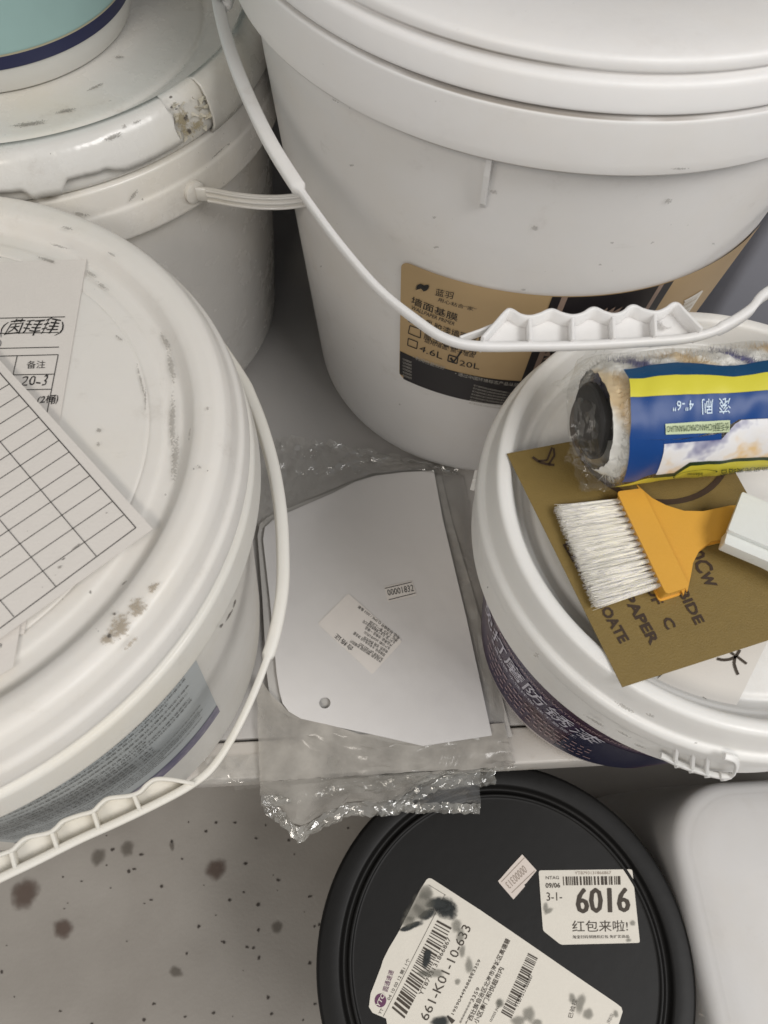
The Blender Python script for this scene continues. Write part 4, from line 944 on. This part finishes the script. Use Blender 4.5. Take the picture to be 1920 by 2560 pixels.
link('blue_panel', band_on([Q(598, 534), Q(900, 522), Q(1100, 514), Q(1400, 502), Q(1659, 484), Q(1900, 467)], [Q(590, 850), Q(900, 850), Q(1100, 830), Q(1300, 770), Q(1420, 700), Q(1659, 690), Q(1900, 680)], 0.0009), BLUE, wr, smooth=80)
link('blue_panel', band_on([Q(590, 850), Q(700, 850), Q(850, 852)], [Q(530, 1160), Q(640, 1150), Q(800, 1100)], 0.0009, 30), BLUE, wr, smooth=80)
PH = patches('printed_fluff', [(0.30, (0.07, 0.07, 0.20)), (0.40, (0.40, 0.40, 0.50)), (0.46, (0.74, 0.74, 0.76)), (0.53, (0.74, 0.72, 0.70)), (0.62, (0.70, 0.50, 0.26))], 30, 0.3, 0.1, 300)
link('fluff_picture', band_on([Q(850, 880), Q(1000, 870), Q(1290, 845), Q(1390, 730), Q(1440, 702), Q(1659, 691), Q(1900, 681)], [Q(790, 1110), Q(930, 1095), Q(1050, 1015), Q(1200, 1003), Q(1659, 980), Q(1800, 972), Q(1900, 965)], 0.0011), PH, wr, smooth=80)
link('blue_panel', band_on([Q(845, 852), Q(1000, 846), Q(1290, 800)], [Q(850, 884), Q(1000, 872), Q(1290, 846)], 0.0010, 30, 3), BLUE, wr, smooth=80)
link('dark_line', band_on([Q(790, 1112), Q(930, 1094), Q(1050, 1012), Q(1200, 1000), Q(1659, 978), Q(1900, 962)], [Q(770, 1135), Q(930, 1116), Q(1055, 1040), Q(1200, 1024), Q(1659, 1000), Q(1900, 985)], 0.0013, 60, 2), DGR, wr, smooth=80)
link('yellow_band', band_on([Q(500, 1186), Q(640, 1152), Q(780, 1136), Q(930, 1117), Q(1055, 1041), Q(1200, 1025), Q(1659, 1001), Q(1900, 986)], [Q(430, 1215), Q(640, 1208), Q(780, 1206), Q(930, 1196), Q(1055, 1186), Q(1200, 1178), Q(1659, 1158), Q(1900, 1150)], 0.0010), YEL, wr, smooth=80)
pill = band_on([Q(862, 735), Q(1100, 718), Q(1350, 704)], [Q(862, 812), Q(1100, 802), Q(1345, 790)], 0.0014, 30, 4)
link('pale_tag', pill, plain('pale_green_print', (0.52, 0.60, 0.38), 0.3), wr, smooth=80)
mb = MB()
text4(mb, TW, '滚', Q(1355, 655), Q(1272, 662), Q(1272, 540), Q(1360, 538), 0.0013, bold=0.0)
text4(mb, TW, '刷', Q(1225, 660), Q(1145, 665), Q(1140, 550), Q(1225, 548), 0.0013, bold=0.0)
text4(mb, TW, '4"-6"', Q(1078, 635), Q(920, 640), Q(920, 565), Q(1078, 560), 0.0013, bold=0.0)
link('lettering', mb.mesh(), plain('pale_blue_ink', (0.55, 0.68, 0.80), 0.4), wr)
mb = MB(); text4(mb, TW, '长毛面料CHANGMAOMIANLIAO', Q(1338, 780), Q(868, 804), Q(868, 745), Q(1338, 718), 0.0019)
text4(mb, TW, '品质完美结合', Q(1659, 1095), Q(1285, 1112), Q(1285, 1068), Q(1659, 1045), 0.0015)
a_, b_ = TW.inv(Q(1092, 1098)); ring_on(mb, TW, a_, b_, 0.0090, 0.0096, 0.0016, 30, 0, 6.28, 0.40)
text4(mb, TW, 'adamei', Q(1150, 1108), Q(1035, 1114), Q(1035, 1092), Q(1150, 1086), 0.0016)
link('lettering', mb.mesh(), DGR, wr)
# loose film fin at the open end of the bag, drooping over the rim
FLC = film('bag_film_crumpled', 0.025, bump=0.3, scale=60, fk=0.15, k0=0.02)
def coons(top, bot, nx, ny, amp, fs, zt=0.0, name=None, crimp=None, seed=1.0, pleat=0.0):
    """film sheet between two lines of (x, y, height) photo points: long folds, faceted crumples, pleats at the seal"""
    def at(pl_, s_):
        k = s_*(len(pl_)-1); i = min(int(k), len(pl_)-2); return Vector(pl_[i]).lerp(Vector(pl_[i+1]), k-i)
    rn = random.Random(int(seed*100)); v, f = [], []
    tops = [at([tuple(PT(p[:2], p[2])) for p in top], i/nx) for i in range(nx+1)]; bots = [at([tuple(PT(p[:2], p[2])) for p in bot], i/nx) for i in range(nx+1)]
    ph = [rn.uniform(-1, 1) for _ in range(nx+1)]
    for j in range(ny+1):
        t = j/ny
        for i in range(nx+1):
            p = tops[i].lerp(bots[i], t); c_ = crimp(i/nx, t) if crimp else 1
            fold = 0.8*(1-2.2*abs(wav(p.x*1.0+p.y*0.7, p.y*0.25, 0, fs, seed)))+0.5*(0.5-abs(wav(p.x*0.3, p.y*1.2-p.x*0.5, 0, fs*1.7, seed+3)))
            z = amp*0.45*fold+amp*c_*0.55*rn.uniform(-1, 1)
            if pleat: z += pleat*ph[i]*max(0.0, (t-0.80)/0.20)
            p = p+Vector((amp*c_*0.5*rn.uniform(-1, 1), amp*c_*0.5*rn.uniform(-1, 1), z))
            v.append(p)
    for j in range(ny):
        for i in range(nx):
            k = j*(nx+1)+i
            if rn.random() < 0.5: f += [(k, k+nx+1, k+nx+2), (k, k+nx+2, k+1)]
            else: f += [(k, k+nx+1, k+1), (k+1, k+nx+1, k+nx+2)]
    return mesh(v, f)
me = coons([(1480, 868, 0.238), (1440, 905, 0.230), (1412, 1000, 0.222), (1420, 1110, 0.216), (1450, 1225, 0.2115)], [(1530, 880, 0.250), (1500, 930, 0.250), (1490, 1050, 0.246), (1500, 1140, 0.236), (1560, 1215, 0.216)], 22, 12, 0.0016, 60)
link('wrapper_fin', me, FLC, wr, smooth=18)
me = coons([(1445, 1205, 0.2085), (1500, 1212, 0.2085), (1560, 1200, 0.2090)], [(1452, 1230, 0.2080), (1510, 1228, 0.2080), (1560, 1212, 0.2085)], 26, 5, 0.0009, 200)
link('wrapper_fin', me, FLC, wr)

# ------------------------------------------------------------------ plastic scrapers in bags on the shelf
def milky(name, col, a=1.0):
    m, N, L, b = mat(name); b.inputs['Base Color'].default_value = (*col, 1); b.inputs['Roughness'].default_value = 0.30; b.inputs['Alpha'].default_value = a
    b.inputs['Subsurface Weight'].default_value = 0.2; b.inputs['Subsurface Radius'].default_value = (0.01, 0.01, 0.01)
    tc = N.new('ShaderNodeTexCoord'); n = N.new('ShaderNodeTexNoise'); n.inputs['Scale'].default_value = 14; n.inputs['Detail'].default_value = 3; L.new(tc.outputs['Object'], n.inputs['Vector'])
    bp = N.new('ShaderNodeBump'); bp.inputs['Strength'].default_value = 0.6; bp.inputs['Distance'].default_value = 0.006; L.new(n.outputs[0], bp.inputs['Height']); L.new(bp.outputs[0], b.inputs['Normal'])
    return m
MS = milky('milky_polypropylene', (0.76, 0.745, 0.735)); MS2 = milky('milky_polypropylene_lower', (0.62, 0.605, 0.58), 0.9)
t6 = lambda x, y: (580+0.4972*x, 1050+0.4972*y)
out1 = [t6(*p) for p in ((1015, 255), (1060, 500), (1180, 1000), (1307, 1585), (1140, 1610), (960, 1638), (760, 1592), (560, 1550), (345, 1500), (285, 1465), (255, 1425), (240, 1370), (225, 1280), (190, 900), (156, 600), (165, 540), (200, 505), (245, 480), (500, 370), (620, 310), (720, 280), (860, 262))]
def scraper(label, z, outl, m_, hole=None, dx=0, dy=0, rot=0.0):
    c = Vector(t6(640, 950)); o_ = []
    for p in outl:
        q = Vector(p)-c; q = Vector((q.x*math.cos(rot)-q.y*math.sin(rot), q.x*math.sin(rot)+q.y*math.cos(rot))); o_.append((q.x+c.x+dx, q.y+c.y+dy))
    pl = Plane(z); q = [pl.inv(p) for p in o_]
    bm = bmesh.new(); vs = [bm.verts.new((a, b_, z)) for a, b_ in q]; es = [bm.edges.new((vs[i], vs[(i+1) % len(vs)])) for i in range(len(vs))]
    if hole:
        h = Vector(pl.inv(hole)); hv = [bm.verts.new((h.x+0.0036*math.cos(t*math.pi/12), h.y+0.0036*math.sin(t*math.pi/12), z)) for t in range(24)]
        es += [bm.edges.new((hv[i], hv[(i+1) % 24])) for i in range(24)]
    bmesh.ops.triangle_fill(bm, use_beauty=True, use_dissolve=False, edges=es)
    for f_ in bm.faces:
        if f_.normal.z < 0: f_.normal_flip()
    me = bpy.data.meshes.new('m'); bm.to_mesh(me); bm.free()
    t = thing('plastic_scraper', label, 'scraper', (*pl.inv(c), z-0.0012), 'plastic scrapers stacked in clear bags')
    o = link('blade', me, m_, t); sm = o.modifiers.new('s', 'SOLIDIFY'); sm.thickness = 0.0014; sm.offset = -1
    return t
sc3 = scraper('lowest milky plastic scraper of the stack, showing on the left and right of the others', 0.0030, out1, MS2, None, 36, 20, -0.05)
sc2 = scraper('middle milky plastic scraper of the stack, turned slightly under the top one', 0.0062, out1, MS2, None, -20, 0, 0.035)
sc1 = scraper('top milky plastic scraper with a hole and two stickers', 0.0098, out1, MS, (812, 1757))
Z1 = 0.0098; SC = Plane(Z1)
SPAP = plain('sticker_paper', (0.85, 0.81, 0.77), 0.6)
pt = link('price_sticker', poly_on(SC, rounded([(960, 1468), (1030, 1452), (1042, 1489), (970, 1505)], 3, 2), 0.0006, 0.0002), SPAP, sc1)
mb = MB(); z5 = lambda x, y: (800+0.1808*x, 1380+0.1808*y)
text4(mb, SC, '00001832', z5(920, 530), z5(1285, 455), z5(1298, 545), z5(945, 612), 0.0009)
line_(mb, SC, z5(895, 510), z5(1265, 423), 1.8, 0.0009); line_(mb, SC, z5(948, 668), z5(1320, 574), 1.8, 0.0009)
link('lettering', mb.mesh(), INK, pt)
cert = link('certificate_sticker', poly_on(SC, rounded([(871, 1484), (1006, 1604), (931, 1686), (794, 1560)], 6, 3), 0.0006, 0.0002), SPAP, sc1)
mb = MB()
def ct(s_, a, b_, h): text_(mb, SC, s_, z5(*a), z5(*b_), h, 0.0009)
ct('合格证', (475, 1330), (235, 1130), 13)
rowsT = [('产品名称: 塑料刮板 批墙刮片', (860, 1500), (430, 1215)), ('执行标准 QB/T2023 2023', (880, 1470), (560, 1255)), ('规格型号: 大号中号小号 净含量', (910, 1420), (480, 1105)), ('检验员: 合格 质检专用', (945, 1370), (620, 1170)), ('生产日期: 2024年2月(2)', (980, 1320), (625, 1095)), ('产品等级: 合格品 一等品', (1010, 1280), (640, 1030)), ('生产厂家: 五金工具制造有限公司', (1050, 1240), (610, 945)), ('地址: 工业区 第一工业园', (1085, 1215), (700, 955)), ('电话: 标准编号 Q-SMK / 2023 备案', (1110, 1180), (545, 740))]
for i, (s_, a, b_) in enumerate(rowsT): ct(s_, a, b_, 8.5)
link('lettering', mb.mesh(), INK, cert)
mb = MB()
# bags
FB = film('polybag_film', 0.06, tint=(0.95, 0.93, 0.9), bump=0.3, scale=60, rough=0.10, fk=0.4, k0=0.09); FH = film('polybag_film_hazy', 0.72, tint=(0.46, 0.435, 0.395), bump=0.3, scale=25, rough=0.14, fk=0.8); FM = film('polybag_film_seal', 0.30, tint=(0.66, 0.64, 0.58), bump=0.4, scale=60, rough=0.05, fk=1.0, k0=0.10)
FM2 = film('polybag_film_hanging', 0.50, tint=(0.50, 0.475, 0.43), bump=0.3, scale=25, rough=0.12, fk=0.9)
r3 = lambda x, y: (600+0.4219*x, 1760+0.4219*y)
def bag(label, sheets):
    t = thing('plastic_bag', label, 'bag', (0.0, 0.02, 0.011), 'clear bags round the scrapers')
    for nm, me, m_ in sheets: link(nm, me, m_, t, smooth=26)
    return t
def zy(p, z): return (p[0], p[1], z)
def up_(pts, dz, dy): return [(p[0], p[1]-dy, p[2]+dz) for p in pts]
top_front = [zy((640, 1690), 0.009), zy((720, 1780), 0.009), zy((900, 1835), 0.009), zy((1060, 1832), 0.009), zy((1262, 1808), 0.005)]
e1 = [zy(r3(120, 607), -0.012), zy(r3(260, 600), -0.012), zy(r3(400, 580), -0.012), zy(r3(560, 545), -0.012), zy(r3(760, 520), -0.012), zy(r3(930, 505), -0.011), zy(r3(1100, 455), -0.009), zy(r3(1300, 405), -0.006), zy(r3(1500, 392), -0.004), zy(r3(1632, 395), -0.004)]
m1 = up_(e1, 0.003, 26)
lipl = lambda x, dz: (x, 1953-0.0601*(x-521)+9, dz)
h1 = [lipl(x, 0.0035) for x in (650, 780, 900, 1030, 1150, 1285)]
f1 = coons(top_front, h1, 26, 12, 0.0010, 16, seed=1.3)
d1 = coons(h1, m1, 26, 5, 0.0008, 16, seed=1.4)
g1 = coons(m1, e1, 64, 4, 0.0013, 60, seed=1.8, pleat=0.002)
e2 = [zy(r3(140, 650), -0.020), zy(r3(230, 700), -0.021), zy(r3(345, 822), -0.022), zy(r3(500, 735), -0.022), zy(r3(640, 668), -0.021), zy(r3(800, 668), -0.020), zy(r3(930, 655), -0.020), zy(r3(1060, 560), -0.019), zy(r3(1200, 505), -0.018), zy(r3(1380, 492), -0.018), zy(r3(1512, 482), -0.018)]
m2 = up_(e2, 0.003, 36)
h2 = [lipl(x, 0.0012) for x in (660, 780, 900, 1030, 1150, 1237)]
f2 = coons([zy((650, 1760), 0.003), zy((900, 1830), 0.0025), zy((1080, 1840), 0.002), zy((1240, 1815), 0.002)], h2, 20, 8, 0.0006, 20, seed=4.1)
d2 = coons(h2, m2, 28, 8, 0.0016, 20, seed=4.2)
g2 = coons(m2, e2, 60, 5, 0.0019, 60, seed=4.6, pleat=0.0025)
e3 = [zy(r3(840, 662), -0.028), zy(r3(950, 640), -0.028), zy(r3(1100, 650), -0.028), zy(r3(1250, 648), -0.028), zy(r3(1422, 650), -0.027)]
m3 = up_(e3, 0.003, 26)
f3 = coons([lipl(900, -0.003), lipl(1050, -0.003), lipl(1200, -0.003)], m3, 18, 8, 0.0014, 24, seed=7.7)
g3 = coons(m3, e3, 44, 4, 0.0015, 80, seed=7.9, pleat=0.002)
backrow = lambda seed, zt: coons([zy((600, 1120), zt), zy((720, 1092), zt*1.2), (830, 1105, zt*1.3), (940, 1130, zt), (1080, 1160, zt*0.7), (1150, 1180, 0.004)], [zy((650, 1330), 0.011), zy((720, 1275), 0.0115), (850, 1215, 0.0115), (930, 1185, 0.011), (1040, 1176, 0.0105), (1120, 1190, 0.008)], 56, 14, 0.0034, 40, crimp=lambda s_, t: 1.25-1.1*t, seed=seed)
bag('hazy clear bag of the top scraper, sealed end hanging over the shelf edge', [('bag_front', f1, FH), ('bag_hanging', d1, FM2), ('seal', g1, FM), ('bag_back', backrow(2.2, 0.012), FB)])
side = coons([(1085, 1185, 0.007), (1125, 1182, 0.007), (1160, 1190, 0.004)], [(1235, 1812, 0.004), (1250, 1810, 0.004), (1262, 1806, 0.003)], 5, 30, 0.0014, 40, seed=9)
bag('clear bag of the middle scraper, its pointed corner hanging lowest', [('bag_front', f2, FB), ('bag_hanging', d2, FM2), ('seal', g2, FM), ('bag_side', side, FB)])
left = coons([(500, 1895, 0.0018), (570, 1890, 0.002), (680, 1885, 0.002)], [(500, 1962, 0.0015), (580, 1958, 0.0018), (680, 1952, 0.0018)], 14, 7, 0.0009, 60, seed=12)
left2 = coons([(585, 1958, 0.0018), (620, 1955, 0.0018), (680, 1952, 0.0018)], [(588, 1975, -0.006), (620, 1972, -0.006), (680, 1968, -0.006)], 8, 3, 0.0008, 60, seed=13)
bag('clear bag of the lowest scraper, zigzag end hanging before the black lid', [('bag_front', f3, FB), ('seal', g3, FM), ('bag_side', left, FB), ('bag_corner', left2, FB)])

# ------------------------------------------------------------------ black bucket E on the floor
E_ = (0.0992, -0.1321); EZ = -0.0626
BK = plain('black_plastic', (0.009, 0.0085, 0.008), 0.5, 0.12, 160, 0.25, spec=0.2)
BK2 = plain('black_plastic_rim', (0.008, 0.0075, 0.007), 0.45, 0.10, 120, 0.3, spec=0.22)
tE = thing('black_bucket', 'black lidded bucket with shipping labels standing on the floor below the shelf', 'bucket', (E_[0], E_[1], FLOOR_Z))
pr = [(0.098, FLOOR_Z+0.001), (0.1000, FLOOR_Z+0.004), (0.1130, EZ-0.020), (0.1140, EZ-0.004)]
link('bucket_body', lathe(pr, E_, 160), BK, tE, smooth=40)
link('bucket_lid', lathe(rnd([(0.110, EZ-0.020), (0.1190, EZ-0.0195), (0.1200, EZ-0.018), (0.1206, EZ-0.002), (0.1190, EZ+0.0006), (0.1120, EZ+0.0010), (0.1060, EZ+0.0004), (0.1046, EZ-0.0028), (0.1030, EZ-0.0040), (0.1010, EZ-0.0030), (0.1002, EZ-0.0010), (0.0985, EZ-0.0010), (0.0978, EZ-0.0022), (0.0, EZ-0.0022)], 0.0012), E_, 220), BK2, tE, smooth=50)
EP = Plane(EZ-0.0022)
e9 = lambda x, y: (900+0.2411*x, 2170+0.2411*y)
el = lambda x, y: (1200+0.217*x, 2340+0.217*y)
eb = lambda x, y: (900+0.4822*x, 2100+0.4822*y)
lab_pts = [e9(690, 120), e9(715, 105), e9(745, 112), (1200, 2275), (1320, 2357), (1440, 2440), el(1560, 770), el(1625, 820), el(1640, 870), el(1600, 1000), (1530, 2590), (1430, 2760), (1180, 2700), (960, 2580), e9(280, 1618), e9(270, 1560), e9(130, 1500), e9(92, 1440), e9(110, 1300), e9(150, 1200), e9(215, 1030), e9(240, 950), e9(300, 830), e9(390, 680), e9(520, 430), e9(620, 230)]
sl = link('shipping_label', poly_on(EP, lab_pts, 0.0006, 0.0003), STICK, tE, label='large stained courier label with barcodes')
mb = MB()
def et_(s_, a, b_, h, f_=e9, **k): text_(mb, EP, s_, f_(*a), f_(*b_), h, 0.0009, **k)
et_('661-K01-10-633', (700, 1590), (1155, 620), 23, bold=0.0)
et_('YT8793131866867', (645, 1325), (945, 735), 11)
et_('19590449686转3359', (975, 1525), (1255, 960), 10)
et_('*******3359', (1060, 1620), (1245, 1250), 10)
et_('广西壮族自治区北海市海城区高德碧', (1130, 1650), (1560, 750), 14, bold=0.01)
et_('小区南门和悦超市内', (1220, 1620), (1495, 1045), 14, bold=0.01)
et_('04 10 00 12 第1 1个', (310, 1375), (525, 950), 10)
et_('YT8793131866867', (435, 825), (610, 455), 11, f_=el)
et_('已验视', (1060, 950), (1120, 740), 12, f_=el)
et_('1910151', (1490, 1010), (1540, 910), 9, f_=el)
et_('10/2025 JN2', (1370, 1600), (1450, 1440), 8)
et_('YT', (215, 1520), (245, 1465), 7)
mb2 = MB()
barcode(mb2, EP, e9(330, 1450), e9(810, 520), e9(960, 600), e9(460, 1560), 92, 0.0009, 5)
link('barcode', mb2.mesh(), INKB, sl); mb2 = MB()
barcode(mb2, EP, el(240, 880), el(560, 180), el(670, 240), el(360, 950), 92, 0.0009, 6)
link('barcode', mb2.mesh(), INKB, sl)
line_(mb, EP, e9(240, 1540), e9(880, 275), 1.0, 0.0009); line_(mb, EP, e9(710, 175), e9(890, 285), 1.0, 0.0009)
mb.add([EP.pos(*EP.inv(e9(*p)), 0.0009) for p in ((900, 1540), (910, 1525), (985, 1580), (950, 1618))], [(0, 1, 2, 3)])
link('lettering', mb.mesh(), INKB, sl, kind='stuff')
mb = MB(); a_, b_ = EP.inv(e9(212, 1372)); n = 28
mb.add([EP.pos(a_+0.0036*math.cos(t*2*math.pi/n), b_+0.0036*math.sin(t*2*math.pi/n), 0.0009) for t in range(n)], [tuple(range(n))])
et_('圆通速递', (285, 1285), (355, 1070), 14)
link('courier_emblem', mb.mesh(), plain('purple_ink', (0.115, 0.025, 0.085), 0.5), sl)
mb = MB(); text_(mb, EP, 'YTO', e9(200, 1440), e9(265, 1310), 11, 0.0012, bold=0.02, shear=0.2); link('lettering', mb.mesh(), STICK, sl)
SOOT = stain('soot_smudge', (0.028, 0.032, 0.032), 0.97, 330, 0.5); SOOT2 = stain('grey_smudge', (0.16, 0.155, 0.13), 0.5, 200, 0.45)
blots('smudge', EP, [(e9(905, 430), 42, 36), (e9(860, 400), 40, 30), (e9(800, 370), 36, 26), (e9(690, 950), 15, 34, 0.15), (e9(700, 900), 14, 20), (e9(830, 1600), 36, 24), (e9(700, 480), 34, 18, -0.3), (e9(540, 600), 40, 12, -0.35), (e9(480, 630), 26, 10, -0.3)], SOOT, sl, off=0.0012)
blots('smudge', EP, [(e9(650, 370), 42, 46, 0.4), (e9(560, 470), 36, 36), (e9(680, 260), 26, 30), (e9(500, 560), 28, 22), (e9(1000, 600), 20, 26), (e9(1040, 700), 15, 30), (e9(1060, 860), 12, 26), (e9(760, 1090), 40, 18), (e9(660, 1100), 24, 12), (e9(1130, 1010), 16, 30), (e9(1010, 1180), 10, 12), (e9(1440, 1400), 12, 18), (el(560, 900), 22, 34), (el(440, 980), 30, 18), (el(230, 770), 16, 14), (el(1150, 780), 16, 44, 0.3), (el(1060, 720), 14, 20), (el(1560, 900), 10, 14), (el(1240, 900), 20, 20), (el(650, 1000), 20, 14)], SOOT2, sl, off=0.0014)
ql = link('pickup_label', poly_on(EP, rounded([eb(925, 158), eb(1410, 152), eb(1450, 533), eb(1040, 543), eb(948, 470)], 6, 3), 0.0006, 0.0003), STICK, tE, label='white pickup label reading 6016')
mb = MB()
heavy4(mb, EP, '6016', eb(1118, 251), eb(1392, 248), eb(1396, 373), eb(1124, 381), 0.0009, 4.6, 5)
text4(mb, EP, '3-1-', eb(965, 272), eb(1045, 271), eb(1047, 314), eb(967, 316), 0.0009)
text4(mb, EP, '09/06', eb(960, 223), eb(1036, 222), eb(1037, 248), eb(961, 250), 0.0009, bold=0.02)
text4(mb, EP, '红包来啦!', eb(1098, 418), eb(1385, 416), eb(1388, 474), eb(1100, 478), 0.0009, bold=0.0)
text4(mb, EP, '淘宝扫码领随机红包 免扩实商品', eb(1100, 494), eb(1393, 492), eb(1395, 508), eb(1101, 512), 0.0009)
barcode(mb, EP, eb(1050, 190), eb(1352, 188), eb(1354, 232), eb(1053, 236), 66, 0.0009, 8)
text4(mb, EP, 'NTAG', eb(962, 188), eb(1030, 187), eb(1030, 204), eb(962, 205), 0.0009)
link('lettering', mb.mesh(), INKB, ql)
mb = MB(); text4(mb, EP, 'YT8793131866867', eb(1112, 164), eb(1300, 162), eb(1300, 178), eb(1112, 180), 0.0009); link('lettering', mb.mesh(), FADED, ql)
blots('smudge', EP, [(eb(1412, 432), 12, 10), (eb(1390, 520), 10, 8), (eb(975, 370), 18, 10, -0.6), (eb(960, 350), 10, 18)], SOOT2, ql, off=0.0013)
pl_ = link('price_sticker', poly_on(EP, [eb(840, 75), eb(915, 158), eb(860, 225), eb(850, 232), eb(855, 240), eb(795, 308), eb(722, 224), eb(715, 212), eb(728, 200), eb(780, 140)], 0.0006, 0.0003), plain('pinkish_tag_paper', (0.70, 0.62, 0.56), 0.6), tE)
mb = MB(); line_(mb, EP, eb(732, 218), eb(852, 92), 1.5, 0.0009); line_(mb, EP, eb(785, 275), eb(905, 160), 1.5, 0.0009)
text4(mb, EP, '00000313', eb(868, 165), eb(775, 255), eb(750, 225), eb(845, 128), 0.0009)
link('lettering', mb.mesh(), FADED, pl_)

# ------------------------------------------------------------------ white plastic container G
tG = thing('white_canister', 'large white plastic canister on the floor right of the black bucket', 'canister', (0.33, -0.20, FLOOR_Z))
GZ = -0.050
def rrect(x0, x1, y0, y1, r_, n=14):
    out = []
    for (cx_, cy_, a0) in ((x1-r_, y1-r_, 0), (x0+r_, y1-r_, 90), (x0+r_, y0+r_, 180), (x1-r_, y0+r_, 270)):
        for i in range(n+1): a = R(a0+90*i/n); out.append((cx_+r_*math.cos(a), cy_+r_*math.sin(a)))
    return out
gx, gy = Plane(GZ).inv((1722, 2250))[0], Plane(GZ).inv((1850, 1948))[1]
v, f = [], []; rings = []
prof = [(-0.016, FLOOR_Z+0.0008), (-0.022, FLOOR_Z+0.008), (-0.012, -0.16), (-0.002, -0.10), (0.0, GZ-0.012)]
for k in range(1, 9): a = R(80*k/8); prof.append((0.010*(1-math.cos(a)), GZ-0.012+0.010*math.sin(a)))
prof += [(0.0095, GZ-0.0016), (0.0105, GZ-0.0010), (0.020, GZ+0.001), (0.040, GZ+0.0045), (0.065, GZ+0.0075), (0.095, GZ+0.0085)]
for (ins, z) in prof:
    rings.append([Vector((x, y, z)) for x, y in rrect(gx+ins, gx+0.26-ins, gy-0.30+ins, gy-ins, max(0.012, 0.045-ins*0.6))])
n = len(rings[0]); v = [p for r_ in rings for p in r_]
for k in range(len(rings)-1):
    for i in range(n): f.append((k*n+i, k*n+(i+1) % n, (k+1)*n+(i+1) % n, (k+1)*n+i))
f.append(tuple((len(rings)-1)*n+i for i in range(n))); f.append(tuple(reversed(range(n))))
WG = white('canister_white', (0.64, 0.63, 0.62), 0.45, 0.1, specks=0.2, seed=61)
for x_, v_ in (('Subsurface Weight', 0.7), ('Subsurface Radius', (0.028, 0.027, 0.026))): WG.node_tree.nodes['Principled BSDF'].inputs[x_].default_value = v_
link('canister_body', mesh(v, f), WG, tG, smooth=60)
gc = Vector(Plane(GZ+0.004).inv((2130, 2350)))
link('shoulder', lathe([(0.062, GZ+0.0005), (0.056, GZ+0.0012), (0.050, GZ+0.0035), (0.044, GZ+0.0060), (0.040, GZ+0.0064), (0.036, GZ+0.0050), (0.030, GZ+0.0040), (0.0, GZ+0.0040)], (gc.x, gc.y), 80), WG, tG, smooth=70)
blots('scuff', Plane(GZ+0.002), [((1755, 2538), 16, 4, 0.5)], GR, tG, off=0.0002)
